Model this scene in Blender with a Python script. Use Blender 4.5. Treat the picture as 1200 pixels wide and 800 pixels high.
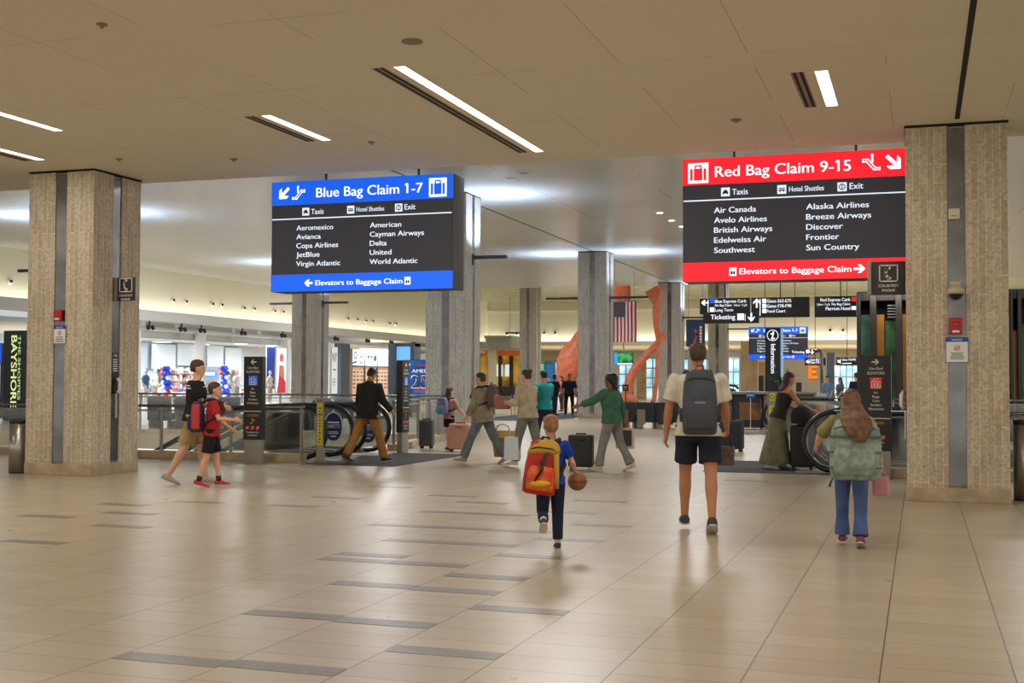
import bpy, bmesh, math, random
from mathutils import Vector, Matrix, Euler
random.seed(7)
PI = math.pi
R = math.radians
sc = bpy.context.scene
COL = sc.collection
for o in list(bpy.data.objects): bpy.data.objects.remove(o)

# ---------------------------------------------------------------- camera
CAMH = 1.45
FOC = 1446.5
PITCH, YAW, ROLL = 0.0321776, 0.3190892, 0.0041094
_f = Vector((-math.sin(YAW)*math.cos(PITCH), math.cos(YAW)*math.cos(PITCH), math.sin(PITCH)))
_r = Vector((math.cos(YAW), math.sin(YAW), 0)); _u = _r.cross(_f)
_r2 = math.cos(ROLL)*_r + math.sin(ROLL)*_u
_u2 = -math.sin(ROLL)*_r + math.cos(ROLL)*_u
cam = bpy.data.cameras.new('camera'); camo = bpy.data.objects.new('camera', cam); COL.objects.link(camo)
cam.sensor_width = 36; cam.lens = FOC/1200*36; cam.clip_end = 400; cam.clip_start = .05
rm = Matrix((( _r2.x, _u2.x, -_f.x), (_r2.y, _u2.y, -_f.y), (_r2.z, _u2.z, -_f.z)))
camo.matrix_world = Matrix.Translation((0, 0, CAMH)) @ rm.to_4x4()
sc.camera = camo

# ---------------------------------------------------------------- light and exposure
sc.view_settings.view_transform = 'Standard'; sc.view_settings.look = 'None'
sc.view_settings.gamma = 1; sc.view_settings.use_curve_mapping = False
sc.view_settings.exposure = 0.0
W = bpy.data.worlds.new('world'); sc.world = W; W.use_nodes = True
W.node_tree.nodes['Background'].inputs[0].default_value = (1.0, .965, .915, 1)
W.node_tree.nodes['Background'].inputs[1].default_value = 1.5
sc.cycles.sample_clamp_indirect = 3.0; sc.cycles.caustics_reflective = False

def area_light(name, loc, size, power, color=(1, .9, .78), rot=(0, 0, 0), size_y=None, parent=None, spread=180):
    l = bpy.data.lights.new(name, 'AREA'); l.energy = power; l.color = color
    l.spread = math.radians(spread); l.shape = 'RECTANGLE'; l.size = size; l.size_y = size_y or size
    o = bpy.data.objects.new(name, l); COL.objects.link(o); o.location = loc; o.rotation_euler = rot
    if parent: o.parent = parent
    return o
WARM = (1, .94, .84); COOL = (.60, .76, 1.0); CREAM = (1, .95, .82)
# lamps of the low front ceiling (its slot lights carry on overhead and behind the viewer)
for (x, y) in ((-10, 3), (-3, 3), (4, 3), (-10, 9), (-1.5, 8.5), (4, 10), (-17, 9)):
    area_light('ceiling_lamp', (x, y, 4.62), .25, 75, WARM, size_y=3.0)
# lamps set in the high hall ceiling
for (x, y) in ((-18, 25), (-7, 25), (4, 25), (-18, 40), (-7, 40), (4, 40), (-18, 56), (-7, 56), (4, 56), (-28, 48), (-28, 62)):
    area_light('hall_lamp', (x, y, 6.63), 1.6, 370, (.97, .98, 1))

# ---------------------------------------------------------------- helpers
def lin(c):
    c = c/255
    return c/12.92 if c <= .04045 else ((c+.055)/1.055)**2.4
def rgb(c): return (lin(c[0]), lin(c[1]), lin(c[2]), 1)
_mats = {}
def M(name, c, rough=.6, metal=0, emit=0, noise=0, scale=8, bump=0, spec=.5, c2=None):
    if name in _mats: return _mats[name]
    m = bpy.data.materials.new(name); m.use_nodes = True; nt = m.node_tree
    b = nt.nodes['Principled BSDF']
    b.inputs['Base Color'].default_value = rgb(c); b.inputs['Roughness'].default_value = rough
    b.inputs['Metallic'].default_value = metal; b.inputs['Specular IOR Level'].default_value = spec
    if emit:
        b.inputs['Emission Color'].default_value = rgb(c); b.inputs['Emission Strength'].default_value = emit
    if noise or bump or c2:
        tc = nt.nodes.new('ShaderNodeTexCoord'); n = nt.nodes.new('ShaderNodeTexNoise')
        n.inputs['Scale'].default_value = scale; n.inputs['Detail'].default_value = 4
        nt.links.new(tc.outputs['Object'], n.inputs['Vector'])
        if noise or c2:
            mx = nt.nodes.new('ShaderNodeMix'); mx.data_type = 'RGBA'
            d = c2 if c2 else tuple(max(0, v*(1-noise)) for v in c)
            mx.inputs[6].default_value = rgb(c); mx.inputs[7].default_value = rgb(d)
            mr = nt.nodes.new('ShaderNodeMapRange'); mr.inputs[1].default_value = .38; mr.inputs[2].default_value = .62
            nt.links.new(n.outputs['Fac'], mr.inputs[0]); nt.links.new(mr.outputs[0], mx.inputs[0])
            nt.links.new(mx.outputs[2], b.inputs['Base Color'])
            if emit: nt.links.new(mx.outputs[2], b.inputs['Emission Color'])
        if bump:
            bp = nt.nodes.new('ShaderNodeBump'); bp.inputs['Strength'].default_value = bump; bp.inputs['Distance'].default_value = .02
            nt.links.new(n.outputs['Fac'], bp.inputs['Height']); nt.links.new(bp.outputs[0], b.inputs['Normal'])
    _mats[name] = m
    return m
def glass_mat(name, tint, fac):
    m = bpy.data.materials.new(name); m.use_nodes = True; nt = m.node_tree
    nt.nodes.remove(nt.nodes['Principled BSDF'])
    t = nt.nodes.new('ShaderNodeBsdfTransparent'); t.inputs[0].default_value = rgb(tint)
    g = nt.nodes.new('ShaderNodeBsdfGlossy'); g.inputs['Roughness'].default_value = .05
    mx = nt.nodes.new('ShaderNodeMixShader'); mx.inputs[0].default_value = fac
    nt.links.new(t.outputs[0], mx.inputs[1]); nt.links.new(g.outputs[0], mx.inputs[2])
    nt.links.new(mx.outputs[0], nt.nodes['Material Output'].inputs[0])
    return m

class MB:
    """collects shapes; build() links them as one mesh object"""
    def __init__(s): s.v = []; s.f = []; s.sm = []
    def add(s, vs, fs, smooth=False):
        n = len(s.v); s.v += [tuple(v) for v in vs]
        s.f += [tuple(i+n for i in f) for f in fs]; s.sm += [smooth]*len(fs); return s
    def box(s, x0, x1, y0, y1, z0, z1, bev=0):
        if bev:
            bm = bmesh.new(); bmesh.ops.create_cube(bm, size=1)
            bmesh.ops.scale(bm, vec=(x1-x0, y1-y0, z1-z0), verts=bm.verts)
            bmesh.ops.translate(bm, vec=((x0+x1)/2, (y0+y1)/2, (z0+z1)/2), verts=bm.verts)
            bmesh.ops.bevel(bm, geom=bm.edges[:], offset=bev, segments=3, profile=.6, affect='EDGES')
            return s.bm(bm, True)
        return s.add([(x0,y0,z0),(x1,y0,z0),(x1,y1,z0),(x0,y1,z0),(x0,y0,z1),(x1,y0,z1),(x1,y1,z1),(x0,y1,z1)],
                     [(0,3,2,1),(4,5,6,7),(0,1,5,4),(1,2,6,5),(2,3,7,6),(3,0,4,7)])
    def bm(s, bm, smooth=False):
        bm.verts.index_update()
        s.add([v.co for v in bm.verts], [[v.index for v in f.verts] for f in bm.faces], smooth); bm.free(); return s
    def loft(s, rings, smooth=True, caps=True, closed=False):
        n = len(rings[0]); vs = [p for r in rings for p in r]; fs = []
        m = len(rings)
        for i in range(m if closed else m-1):
            a = i*n; b = ((i+1) % m)*n
            for j in range(n):
                k = (j+1) % n; fs.append((a+j, a+k, b+k, b+j))
        if caps and not closed:
            fs.append(tuple(range(n-1, -1, -1))); fs.append(tuple((m-1)*n+j for j in range(n)))
        return s.add(vs, fs, smooth)
    def tube(s, pts, r, n=8, closed=False, up=(0, 0, 1)):
        pts = [Vector(p) for p in pts]; rings = []; m = len(pts); up = Vector(up)
        for i, p in enumerate(pts):
            if closed: d = pts[(i+1) % m]-pts[i-1]
            else: d = pts[min(i+1, m-1)]-pts[max(i-1, 0)]
            d.normalize(); u = up if abs(d.dot(up)) < .95 else Vector((1, .1, 0))
            a = d.cross(u).normalized(); b = a.cross(d)
            rr = r[i] if isinstance(r, (list, tuple)) else r
            rings.append([p+rr*(math.cos(2*PI*j/n)*a+math.sin(2*PI*j/n)*b) for j in range(n)])
        return s.loft(rings, True, True, closed)
    def cyl(s, c, r, z0, z1, n=20, r2=None):
        r2 = r if r2 is None else r2
        return s.loft([[(c[0]+q*math.cos(2*PI*j/n), c[1]+q*math.sin(2*PI*j/n), z) for j in range(n)] for q, z in ((r, z0), (r2, z1))], n > 8)
    def lathe(s, c, prof, n=20):
        return s.loft([[(c[0]+max(r, 1e-4)*math.cos(2*PI*j/n), c[1]+max(r, 1e-4)*math.sin(2*PI*j/n), c[2]+z) for j in range(n)] for r, z in prof])
    def ell(s, c, rx, ry, rz, nu=14, nv=9, rot=None):
        rings = []; c = Vector(c)
        for i in range(nv+1):
            t = -PI/2+PI*i/nv; q = max(math.cos(t), .02)
            ring = [Vector((rx*q*math.cos(2*PI*j/nu), ry*q*math.sin(2*PI*j/nu), rz*math.sin(t))) for j in range(nu)]
            if rot: ring = [rot @ p for p in ring]
            rings.append([c+p for p in ring])
        return s.loft(rings)
    def prism(s, poly, t0, t1, plane='xz'):
        """poly of 2-D points, extruded from t0 to t1 along the third axis"""
        def P(a, b, t): return (a, t, b) if plane == 'xz' else ((t, a, b) if plane == 'yz' else (a, b, t))
        n = len(poly)
        vs = [P(a, b, t0) for a, b in poly]+[P(a, b, t1) for a, b in poly]
        fs = [tuple(range(n)), tuple(range(2*n-1, n-1, -1))]+[(i, n+i, n+(i+1) % n, (i+1) % n) for i in range(n)]
        return s.add(vs, fs)
    def xf(s, mt, start=0):
        for i in range(start, len(s.v)): s.v[i] = tuple(mt @ Vector(s.v[i]))
        return s
    def build(s, name, mat, parent=None, loc=None, fix=True):
        me = bpy.data.meshes.new(name); me.from_pydata(s.v, [], s.f)
        me.polygons.foreach_set('use_smooth', s.sm); me.update()
        if fix:
            bm = bmesh.new(); bm.from_mesh(me); bmesh.ops.recalc_face_normals(bm, faces=bm.faces); bm.to_mesh(me); bm.free()
        o = bpy.data.objects.new(name, me); COL.objects.link(o)
        if mat: me.materials.append(mat)
        if parent: o.parent = parent
        if loc: o.location = loc
        return o
def tag(o, label=None, cat=None, group=None, kind=None):
    if label: o['label'] = label
    if cat: o['category'] = cat
    if group: o['group'] = group
    if kind: o['kind'] = kind
    return o
def thing(name, label, cat, loc=(0, 0, 0), rz=0, group=None):
    o = bpy.data.objects.new(name, None); o.empty_display_size = .1; COL.objects.link(o)
    o.location = loc; o.rotation_euler = (0, 0, rz)
    return tag(o, label, cat, group)
def struct(name, mb, mat):
    return tag(mb.build(name, mat), kind='structure')
def copy_tree(o, parent=None):
    c = o.copy(); COL.objects.link(c)
    if parent: c.parent = parent
    for ch in list(o.children): copy_tree(ch, c)
    return c
def ray(x, y):
    return rm @ Vector(((x-600)/FOC, -(y-400)/FOC, -1))
def G(x, y, z=0):
    d = ray(x, y); t = (z-CAMH)/d.z; return Vector((0, 0, CAMH))+d*t
def AY(x, y, Y):
    d = ray(x, y); t = Y/d.y; return Vector((0, 0, CAMH))+d*t
def AX(x, y, X):
    d = ray(x, y); t = X/d.x; return Vector((0, 0, CAMH))+d*t

_tc = {}
def glyphs(s, bold):
    k = (s, bold)
    if k not in _tc:
        cu = bpy.data.curves.new('t', 'FONT'); cu.body = s; cu.size = 1; cu.resolution_u = 3
        o = bpy.data.objects.new('t', cu); COL.objects.link(o)
        dg = bpy.context.evaluated_depsgraph_get(); me = o.evaluated_get(dg).to_mesh()
        _tc[k] = ([(v.co.x, v.co.y) for v in me.vertices], [tuple(p.vertices) for p in me.polygons])
        bpy.data.objects.remove(o); bpy.data.curves.remove(cu)
    return _tc[k]
class Flat(MB):
    """signwriting on the plane y = s.y (facing -Y), x to the right, z up"""
    def __init__(s, y=-.003): MB.__init__(s); s.y = y; s.ox = s.oz = 0; s.k = 1
    def org(s, x, z, k=1): s.ox, s.oz, s.k = x, z, k; return s
    def poly(s, pts):
        a = sum(pts[i-1][0]*pts[i][1]-pts[i][0]*pts[i-1][1] for i in range(len(pts)))
        if a < 0: pts = pts[::-1]
        return s.add([(s.ox+s.k*x, s.y, s.oz+s.k*z) for x, z in pts], [tuple(range(len(pts)))])
    def rect(s, x0, z0, x1, z1): return s.poly([(x0, z0), (x1, z0), (x1, z1), (x0, z1)])
    def stroke(s, pts, w, closed=False):
        if closed: pts = pts+[pts[0]]
        for (a, b), (c, d) in zip(pts, pts[1:]):
            l = math.hypot(c-a, d-b) or 1; ux, uz = (c-a)/l*w/2, (d-b)/l*w/2
            s.poly([(a-ux-uz, b-uz+ux), (a-ux+uz, b-uz-ux), (c+ux+uz, d+uz-ux), (c+ux-uz, d+uz+ux)])
        return s
    def disc(s, x, z, r, n=20): return s.poly([(x+r*math.cos(2*PI*i/n), z+r*math.sin(2*PI*i/n)) for i in range(n)])
    def ring(s, x, z, r, w, n=28):
        p = [(math.cos(2*PI*i/n), math.sin(2*PI*i/n)) for i in range(n+1)]
        for a, b in zip(p, p[1:]):
            s.poly([(x+(r-w)*a[0], z+(r-w)*a[1]), (x+r*a[0], z+r*a[1]), (x+r*b[0], z+r*b[1]), (x+(r-w)*b[0], z+(r-w)*b[1])])
        return s
    def text(s, t, x, z, h, w=None, al='L', bold=True, rot=0):
        """cap height h, optional fitted width w; rot=-90 reads downward"""
        vs, fs = glyphs(t, bold)
        ch = .73; x0 = min(v[0] for v in vs); x1 = max(v[0] for v in vs); kz = h/ch
        kx = w/(x1-x0) if w else kz
        W_ = (x1-x0)*kx; off = {'L': 0, 'C': -W_/2, 'R': -W_}[al]
        c, sn = math.cos(R(rot)), math.sin(R(rot))
        for e in ((-.014, .014) if bold else (0,)):
            out = []
            for a, b in vs:
                a = (a-x0+e)*kx+off; b = b*kz
                out.append((s.ox+s.k*(x+a*c-b*sn), s.y-(.0002 if e > 0 else 0), s.oz+s.k*(z+a*sn+b*c)))
            s.add(out, fs)
        for i, chh in enumerate(t):
            if chh != '1': continue
            xr = max(v[0] for v in glyphs(t[:i+1], bold)[0])-x0-.085   # the flag of the figure one
            pl = []
            for a, b in ((xr, .73), (xr-.15, .62), (xr-.15, .53), (xr, .60)):
                a = a*kx+off; b = b*kz; pl.append((x+a*c-b*sn, z+a*sn+b*c))
            s.poly(pl)
        return s
    def arrow(s, x, z, L, ang, w=None):
        """arrow of length L centred at x,z pointing at ang degrees"""
        w = w or L*.17; c, sn = math.cos(R(ang)), math.sin(R(ang))
        def q(a, b): return (x+a*c-b*sn, z+a*sn+b*c)
        s.stroke([q(-L/2, 0), q(L/2-w, 0)], w)
        s.poly([q(L/2, 0), q(L*.08, L*.42), q(L*.08-w*1.3, L*.42), q(L/2-w*1.5, 0)])
        s.poly([q(L/2, 0), q(L/2-w*1.5, 0), q(L*.08-w*1.3, -L*.42), q(L*.08, -L*.42)])
        return s
    def build(s, name, mat, parent=None, loc=None): return MB.build(s, name, mat, parent, loc, fix=False)

def fuse(mb, voxel, smooth=2):
    """joins overlapping closed shapes into one continuous skin"""
    me = bpy.data.meshes.new('tmp'); me.from_pydata(mb.v, [], mb.f)
    bm = bmesh.new(); bm.from_mesh(me); bmesh.ops.recalc_face_normals(bm, faces=bm.faces); bm.to_mesh(me); bm.free()
    o = bpy.data.objects.new('tmp', me); COL.objects.link(o)
    r = o.modifiers.new('r', 'REMESH'); r.mode = 'VOXEL'; r.voxel_size = voxel; r.use_smooth_shade = True
    if smooth:
        k = o.modifiers.new('s', 'SMOOTH'); k.iterations = smooth; k.factor = .5
    dg = bpy.context.evaluated_depsgraph_get()
    out = bpy.data.meshes.new_from_object(o.evaluated_get(dg), depsgraph=dg)
    bpy.data.objects.remove(o); bpy.data.meshes.remove(me)
    out.polygons.foreach_set('use_smooth', [True]*len(out.polygons))
    return out
def link_mesh(name, me, mat, parent):
    me.name = name; me.materials.clear(); me.materials.append(mat)
    o = bpy.data.objects.new(name, me); COL.objects.link(o); o.parent = parent
    return o
# ---------------------------------------------------------------- special materials
def node(nt, t, **kw):
    n = nt.nodes.new(t)
    for k, v in kw.items(): setattr(n, k, v)
    return n
def mth(nt, op, a, b=None, c=None):
    n = nt.nodes.new('ShaderNodeMath'); n.operation = op
    for i, q in enumerate((a, b, c)):
        if q is None: continue
        if isinstance(q, (int, float)): n.inputs[i].default_value = q
        else: nt.links.new(q, n.inputs[i])
    return n.outputs[0]
def mixc(nt, f, a, b):
    n = nt.nodes.new('ShaderNodeMix'); n.data_type = 'RGBA'
    if isinstance(f, (int, float)): n.inputs[0].default_value = f
    else: nt.links.new(f, n.inputs[0])
    for i, q in ((6, a), (7, b)):
        if isinstance(q, tuple): n.inputs[i].default_value = rgb(q)
        else: nt.links.new(q, n.inputs[i])
    return n.outputs[2]
TILE = .636; TX0 = .435; TROW = .318
def floor_material():
    m = bpy.data.materials.new('stone_plank_floor'); m.use_nodes = True; nt = m.node_tree; b = nt.nodes['Principled BSDF']
    tc = node(nt, 'ShaderNodeTexCoord'); sp = node(nt, 'ShaderNodeSeparateXYZ'); nt.links.new(tc.outputs['Object'], sp.inputs[0])
    u = mth(nt, 'DIVIDE', mth(nt, 'SUBTRACT', sp.outputs[0], TX0), TILE); cu = mth(nt, 'FLOOR', u); fu = mth(nt, 'FRACT', u)
    w1 = node(nt, 'ShaderNodeTexWhiteNoise', noise_dimensions='1D'); nt.links.new(cu, w1.inputs['W'])
    v = mth(nt, 'ADD', mth(nt, 'DIVIDE', sp.outputs[1], TROW), w1.outputs['Value']); cv = mth(nt, 'FLOOR', v); fv = mth(nt, 'FRACT', v)
    cb = node(nt, 'ShaderNodeCombineXYZ'); nt.links.new(cu, cb.inputs[0]); nt.links.new(cv, cb.inputs[1])
    w2 = node(nt, 'ShaderNodeTexWhiteNoise', noise_dimensions='2D'); nt.links.new(cb.outputs[0], w2.inputs['Vector'])
    base = mixc(nt, w2.outputs['Value'], FLOOR_A, FLOOR_B)
    mp = node(nt, 'ShaderNodeMapping'); mp.inputs['Scale'].default_value = (1.2, 22, 1); nt.links.new(tc.outputs['Object'], mp.inputs[0])
    ns = node(nt, 'ShaderNodeTexNoise'); ns.inputs['Scale'].default_value = 1.6; ns.inputs['Detail'].default_value = 3; nt.links.new(mp.outputs[0], ns.inputs['Vector'])
    vein = mth(nt, 'MULTIPLY', mth(nt, 'SUBTRACT', ns.outputs['Fac'], .35), .7)
    base = mixc(nt, vein, base, FLOOR_C)
    ju = mth(nt, 'LESS_THAN', fu, .0115); jv = mth(nt, 'LESS_THAN', fv, .028)
    base = mixc(nt, mth(nt, 'MULTIPLY', jv, .75), base, (110, 92, 72))
    base = mixc(nt, mth(nt, 'MULTIPLY', ju, .9), base, (62, 50, 38))
    nt.links.new(base, b.inputs['Base Color'])
    b.inputs['Roughness'].default_value = .3; b.inputs['Specular IOR Level'].default_value = .42
    n2 = node(nt, 'ShaderNodeTexNoise'); n2.inputs['Scale'].default_value = 2.5; nt.links.new(tc.outputs['Object'], n2.inputs['Vector'])
    nt.links.new(mth(nt, 'ADD', mth(nt, 'MULTIPLY', n2.outputs['Fac'], .1), .25), b.inputs['Roughness'])
    return m
FLOOR_A, FLOOR_B, FLOOR_C = (187, 173, 149), (177, 162, 138), (156, 138, 112)
M_FLOOR = floor_material()
def ribbed_material(name, a, c, d):
    """split-face concrete in narrow upright courses"""
    m = bpy.data.materials.new(name); m.use_nodes = True; nt = m.node_tree; b = nt.nodes['Principled BSDF']
    tc = node(nt, 'ShaderNodeTexCoord'); sp = node(nt, 'ShaderNodeSeparateXYZ'); nt.links.new(tc.outputs['Object'], sp.inputs[0])
    u = mth(nt, 'ADD', sp.outputs[0], sp.outputs[1]); cb = node(nt, 'ShaderNodeCombineXYZ')
    nt.links.new(sp.outputs[2], cb.inputs[0]); nt.links.new(u, cb.inputs[1])
    br = node(nt, 'ShaderNodeTexBrick'); nt.links.new(cb.outputs[0], br.inputs['Vector'])
    br.inputs['Scale'].default_value = 1; br.inputs['Brick Width'].default_value = .46; br.inputs['Row Height'].default_value = .0843
    br.inputs['Mortar Size'].default_value = .006; br.inputs['Mortar Smooth'].default_value = .4; br.inputs['Bias'].default_value = -.1
    br.inputs['Color1'].default_value = rgb(a); br.inputs['Color2'].default_value = rgb(c); br.inputs['Mortar'].default_value = rgb(tuple(min(255, int(v*1.13)) for v in a))
    ns = node(nt, 'ShaderNodeTexNoise'); ns.inputs['Scale'].default_value = 26; ns.inputs['Detail'].default_value = 5; nt.links.new(tc.outputs['Object'], ns.inputs['Vector'])
    mr = node(nt, 'ShaderNodeMapRange'); mr.inputs[1].default_value = .42; mr.inputs[2].default_value = .68; nt.links.new(ns.outputs['Fac'], mr.inputs[0])
    col = mixc(nt, mth(nt, 'MULTIPLY', mr.outputs[0], .6), br.outputs['Color'], d)
    nt.links.new(col, b.inputs['Base Color']); b.inputs['Roughness'].default_value = .85; b.inputs['Specular IOR Level'].default_value = .2
    bp = node(nt, 'ShaderNodeBump'); bp.inputs['Strength'].default_value = .7; bp.inputs['Distance'].default_value = .02
    nt.links.new(mth(nt, 'SUBTRACT', mth(nt, 'MULTIPLY', ns.outputs['Fac'], .9), mth(nt, 'MULTIPLY', br.outputs['Fac'], .6)), bp.inputs['Height'])
    nt.links.new(bp.outputs[0], b.inputs['Normal'])
    return m
M_RIB = ribbed_material('ribbed_concrete', (206, 193, 170), (182, 167, 142), (150, 133, 110))
M_RIBG = ribbed_material('ribbed_concrete_grey', (190, 186, 178), (168, 163, 154), (132, 126, 118))
def panel_material(name, c, seam, pw, pl, rough, bri=1):
    m = bpy.data.materials.new(name); m.use_nodes = True; nt = m.node_tree; b = nt.nodes['Principled BSDF']
    tc = node(nt, 'ShaderNodeTexCoord'); sp = node(nt, 'ShaderNodeSeparateXYZ'); nt.links.new(tc.outputs['Object'], sp.inputs[0])
    u = mth(nt, 'DIVIDE', mth(nt, 'ADD', sp.outputs[0], .3), pw); v = mth(nt, 'DIVIDE', sp.outputs[1], pl)
    j = mth(nt, 'MAXIMUM', mth(nt, 'LESS_THAN', mth(nt, 'FRACT', u), .007), mth(nt, 'LESS_THAN', mth(nt, 'FRACT', v), .004))
    ns = node(nt, 'ShaderNodeTexNoise'); ns.inputs['Scale'].default_value = .7; nt.links.new(tc.outputs['Object'], ns.inputs['Vector'])
    j = mth(nt, 'MULTIPLY', j, mth(nt, 'MULTIPLY', mth(nt, 'GREATER_THAN', ns.outputs['Fac'], .47), .6))
    w = node(nt, 'ShaderNodeTexWhiteNoise', noise_dimensions='2D'); cb = node(nt, 'ShaderNodeCombineXYZ')
    nt.links.new(mth(nt, 'FLOOR', u), cb.inputs[0]); nt.links.new(mth(nt, 'FLOOR', v), cb.inputs[1]); nt.links.new(cb.outputs[0], w.inputs['Vector'])
    base = mixc(nt, w.outputs['Value'], c, tuple(int(q*.985) for q in c))
    nt.links.new(mixc(nt, j, base, seam), b.inputs['Base Color']); b.inputs['Roughness'].default_value = rough
    b.inputs['Specular IOR Level'].default_value = .3
    return m
M_SOFFIT = panel_material('soffit_panels', (238, 231, 210), (150, 138, 116), 1.27, 2.4, .6)
M_HALL = panel_material('hall_ceiling_panels', (206, 211, 214), (76, 76, 76), 3.2, 5.4, .24)
M_STEEL = M('brushed_steel', (128, 127, 127), .25, .9, noise=.15, scale=3)
M_STEELD = M('dull_steel', (150, 146, 138), .45, .35)
M_BLACK = M('black_paint', (28, 26, 25), .4)
M_CHAR = M('charcoal_panel', (52, 50, 52), .5)
M_DARK = M('dark_void', (20, 20, 22), .8)
M_RUB = M('black_rubber', (16, 16, 17), .35)
M_WHITE = M('white_paint', (225, 224, 220), .5)
M_TRAV = M('beige_stone_curb', (186, 164, 132), .5, noise=.12, scale=5)
M_CREAM = M('cream_plaster', (228, 223, 202), .7)
M_GREYP = M('grey_plaster', (168, 170, 170), .6)
M_SIGNW = M('sign_white', (235, 243, 255), .4, emit=1.0)
M_LETW = M('white_lettering', (232, 232, 230), .5)
M_GLASS = glass_mat('clear_glass', (250, 252, 251), .06)
M_LAMP = M('lamp_diffuser', (255, 250, 238), .5, emit=4.5)
M_LAMPC = M('cool_lamp', (240, 246, 255), .5, emit=6)

# ---------------------------------------------------------------- floor with the two escalator wells
WL = (-24, -11.5, 19.75, 28.4); WR = (-.6, 14, 19.95, 28.4); WB = (-2.2, 14, 36.4, 38.0)
fl = MB()
xs = [-60, WL[0], WL[1], WB[0], WR[0], 14, 26]; ys = [-16, WL[2], WR[2], WL[3], WB[2], WB[3], 125]
for i in range(6):
    for j in range(6):
        cx, cy = (xs[i]+xs[i+1])/2, (ys[j]+ys[j+1])/2
        if any(w[0] < cx < w[1] and w[2] < cy < w[3] for w in (WL, WR, WB)): continue
        fl.box(xs[i], xs[i+1], ys[j], ys[j+1], -.4, 0)
struct('floor', fl, M_FLOOR)
struct('floor_lower', MB().box(-40, 26, 10, 60, -5.4, -5.2), M('lower_floor', (170, 164, 154), .5))
inl = MB()
def plank(px, py, n=1):
    p = G(px, py); c = math.floor((p.x-TX0)/TILE)
    for k in range(n):
        inl.box(TX0+(c+k)*TILE+.008, TX0+(c+k+1)*TILE-.004, p.y-.085, p.y+.085, 0, .002)
for a in ((490,634,2),(544,576+60,0),(500,617,2),(580,621,1),(628,652,1),(430,657,2),(575,676,1),(450,651,1),(420,684,1),(502,690,1),(602,714,1),(460,730,1),(520,764,1),
          (520,600,2),(567,589,1),(530,581,1),(700,587,1),(680,601,1),(710,616,1),(680,633,1),(195,772,1),(320,781,1),(340,720,1),(60,605,1),(110,615,1),(20,634,1),(140,591,1),(146,601,1),
          (230,588,1),(330,592,1),(420,584,1),(480,571,1),(870,563,1)):
    if a[2]: plank(*a)
struct('floor_inlay', inl, M('grey_stone_plank', (132, 122, 112), .32, noise=.1, scale=4))
mats_ = MB().box(-10.2, -8.45, 19.2, 22.9, 0, .006)
tag(mats_.build('floor_mat', M('dark_entrance_mat', (66, 60, 58), .85, noise=.25, scale=30)), 'dark grey entrance mat on the floor at the head of the left escalators', 'mat')
tag(MB().box(-3.35, -.9, 20.0, 23.0, 0, .006).build('floor_mat', bpy.data.materials['dark_entrance_mat']), 'dark grey entrance mat at the head of the right escalators', 'mat')
tag(MB().box(-16.4, -13.1, 43.2, 55, 0, .003).build('carpet', M('blue_grey_carpet', (74, 80, 92), .9, noise=.2, scale=20)), 'blue grey carpet under the two uniformed men in the far hall', 'carpet')

# ---------------------------------------------------------------- ceilings
SZ = 4.64; SY = 17.1; HZ = 6.66; HY = 65.2
so = MB()
so.box(-45, 26, -16, SY, SZ, SZ+.3); so.box(-45, 26, SY-.3, SY, SZ+.3, HZ+.4)
struct('ceiling', so, M_SOFFIT)
struct('trim_1', MB().box(.42, .475, -12, 15.75, SZ-.004, SZ+.02), M_DARK)
struct('ceiling_hall', MB().box(-34.6, 26, SY, HY, HZ, HZ+.5), M_HALL)
struct('ceiling_joint', MB().box(-12.43, -12.37, SY, HY, HZ-.004, HZ+.02).box(.41, .47, SY, HY, HZ-.004, HZ+.02), M_DARK)
struct('ceiling_atrium', MB().box(-45, 26, HY, 98, 8.0, 8.3), M('mosaic_ceiling', (206, 198, 150), .3, c2=(150, 160, 140), scale=2.2, bump=.5))
struct('trim_2', MB().box(-34.6, 26, HY, HY+.3, HZ, 8.0), M_CREAM)
# ---------------------------------------------------------------- left wall over the shops, far wall
XW = -33.8; FASC0, FASC1 = 4.18, 4.7
wl = MB(); wl.box(XW-.6, XW-.35, 20, 97, FASC1, 8.9); struct('wall_left', wl, M_CREAM)
struct('trim_3', MB().box(XW-.6, XW+.15, 20, 97, FASC0, FASC1-.16).box(XW+.05, XW+.15, 20, 97, FASC1-.16, FASC1-.06), M('fascia_white', (216, 218, 216), .5))
struct('wall_far', MB().box(-45, 26, 97, 97.4, 4.75, 8.9), M_CREAM)
struct('trim_4', MB().box(-45, 26, 96.4, 97.4, 4.4, 4.6).box(-45, 26, 96.4, 96.5, 4.6, 4.68).box(-45, 26, 96.85, 97, 7.2, 7.35), M_CREAM)
struct('ceiling_far', MB().box(-45, 26, 97.4, 122, 4.5, 4.7), M_CREAM)
struct('wall_back', MB().box(-45, 26, 121.6, 122, -.1, 4.5), M('warm_wall', (214, 204, 180), .7))
struct('wall_outer', MB().box(-47, -46.6, 15, 122, 0, 9), M('shop_back_wall', (196, 202, 208), .6))
area_light('cove_lamp', (XW+.02, 58, FASC1-.12), .1, 480, CREAM, (R(180), R(-14), 0), 76)
area_light('cove_lamp', (-10, 96.7, 4.66), 70, 600, CREAM, (R(180), 0, 0), .1)
for x in (-30, -18, -6, 4): area_light('far_hall_lamp', (x, 108, 4.48), 5, 1300, (1, .95, .86), size_y=8)
for x, y in ((-19, 70), (-4, 69), (-19, 86), (-5, 88), (7, 82)): area_light('atrium_fill', (x, y, 7.97), 4, 520, (1, .96, .86), size_y=8)  # area lights added under the atrium ceiling to brighten the far panels

for x, y, w in ((-17, 24, 8), (5, 24, 8), (4, 37, 4)): area_light('well_fill', (x, y, -.45), w, 350, (1, .96, .9), size_y=3)  # unseen area lights added inside the wells to lighten the escalators
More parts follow.
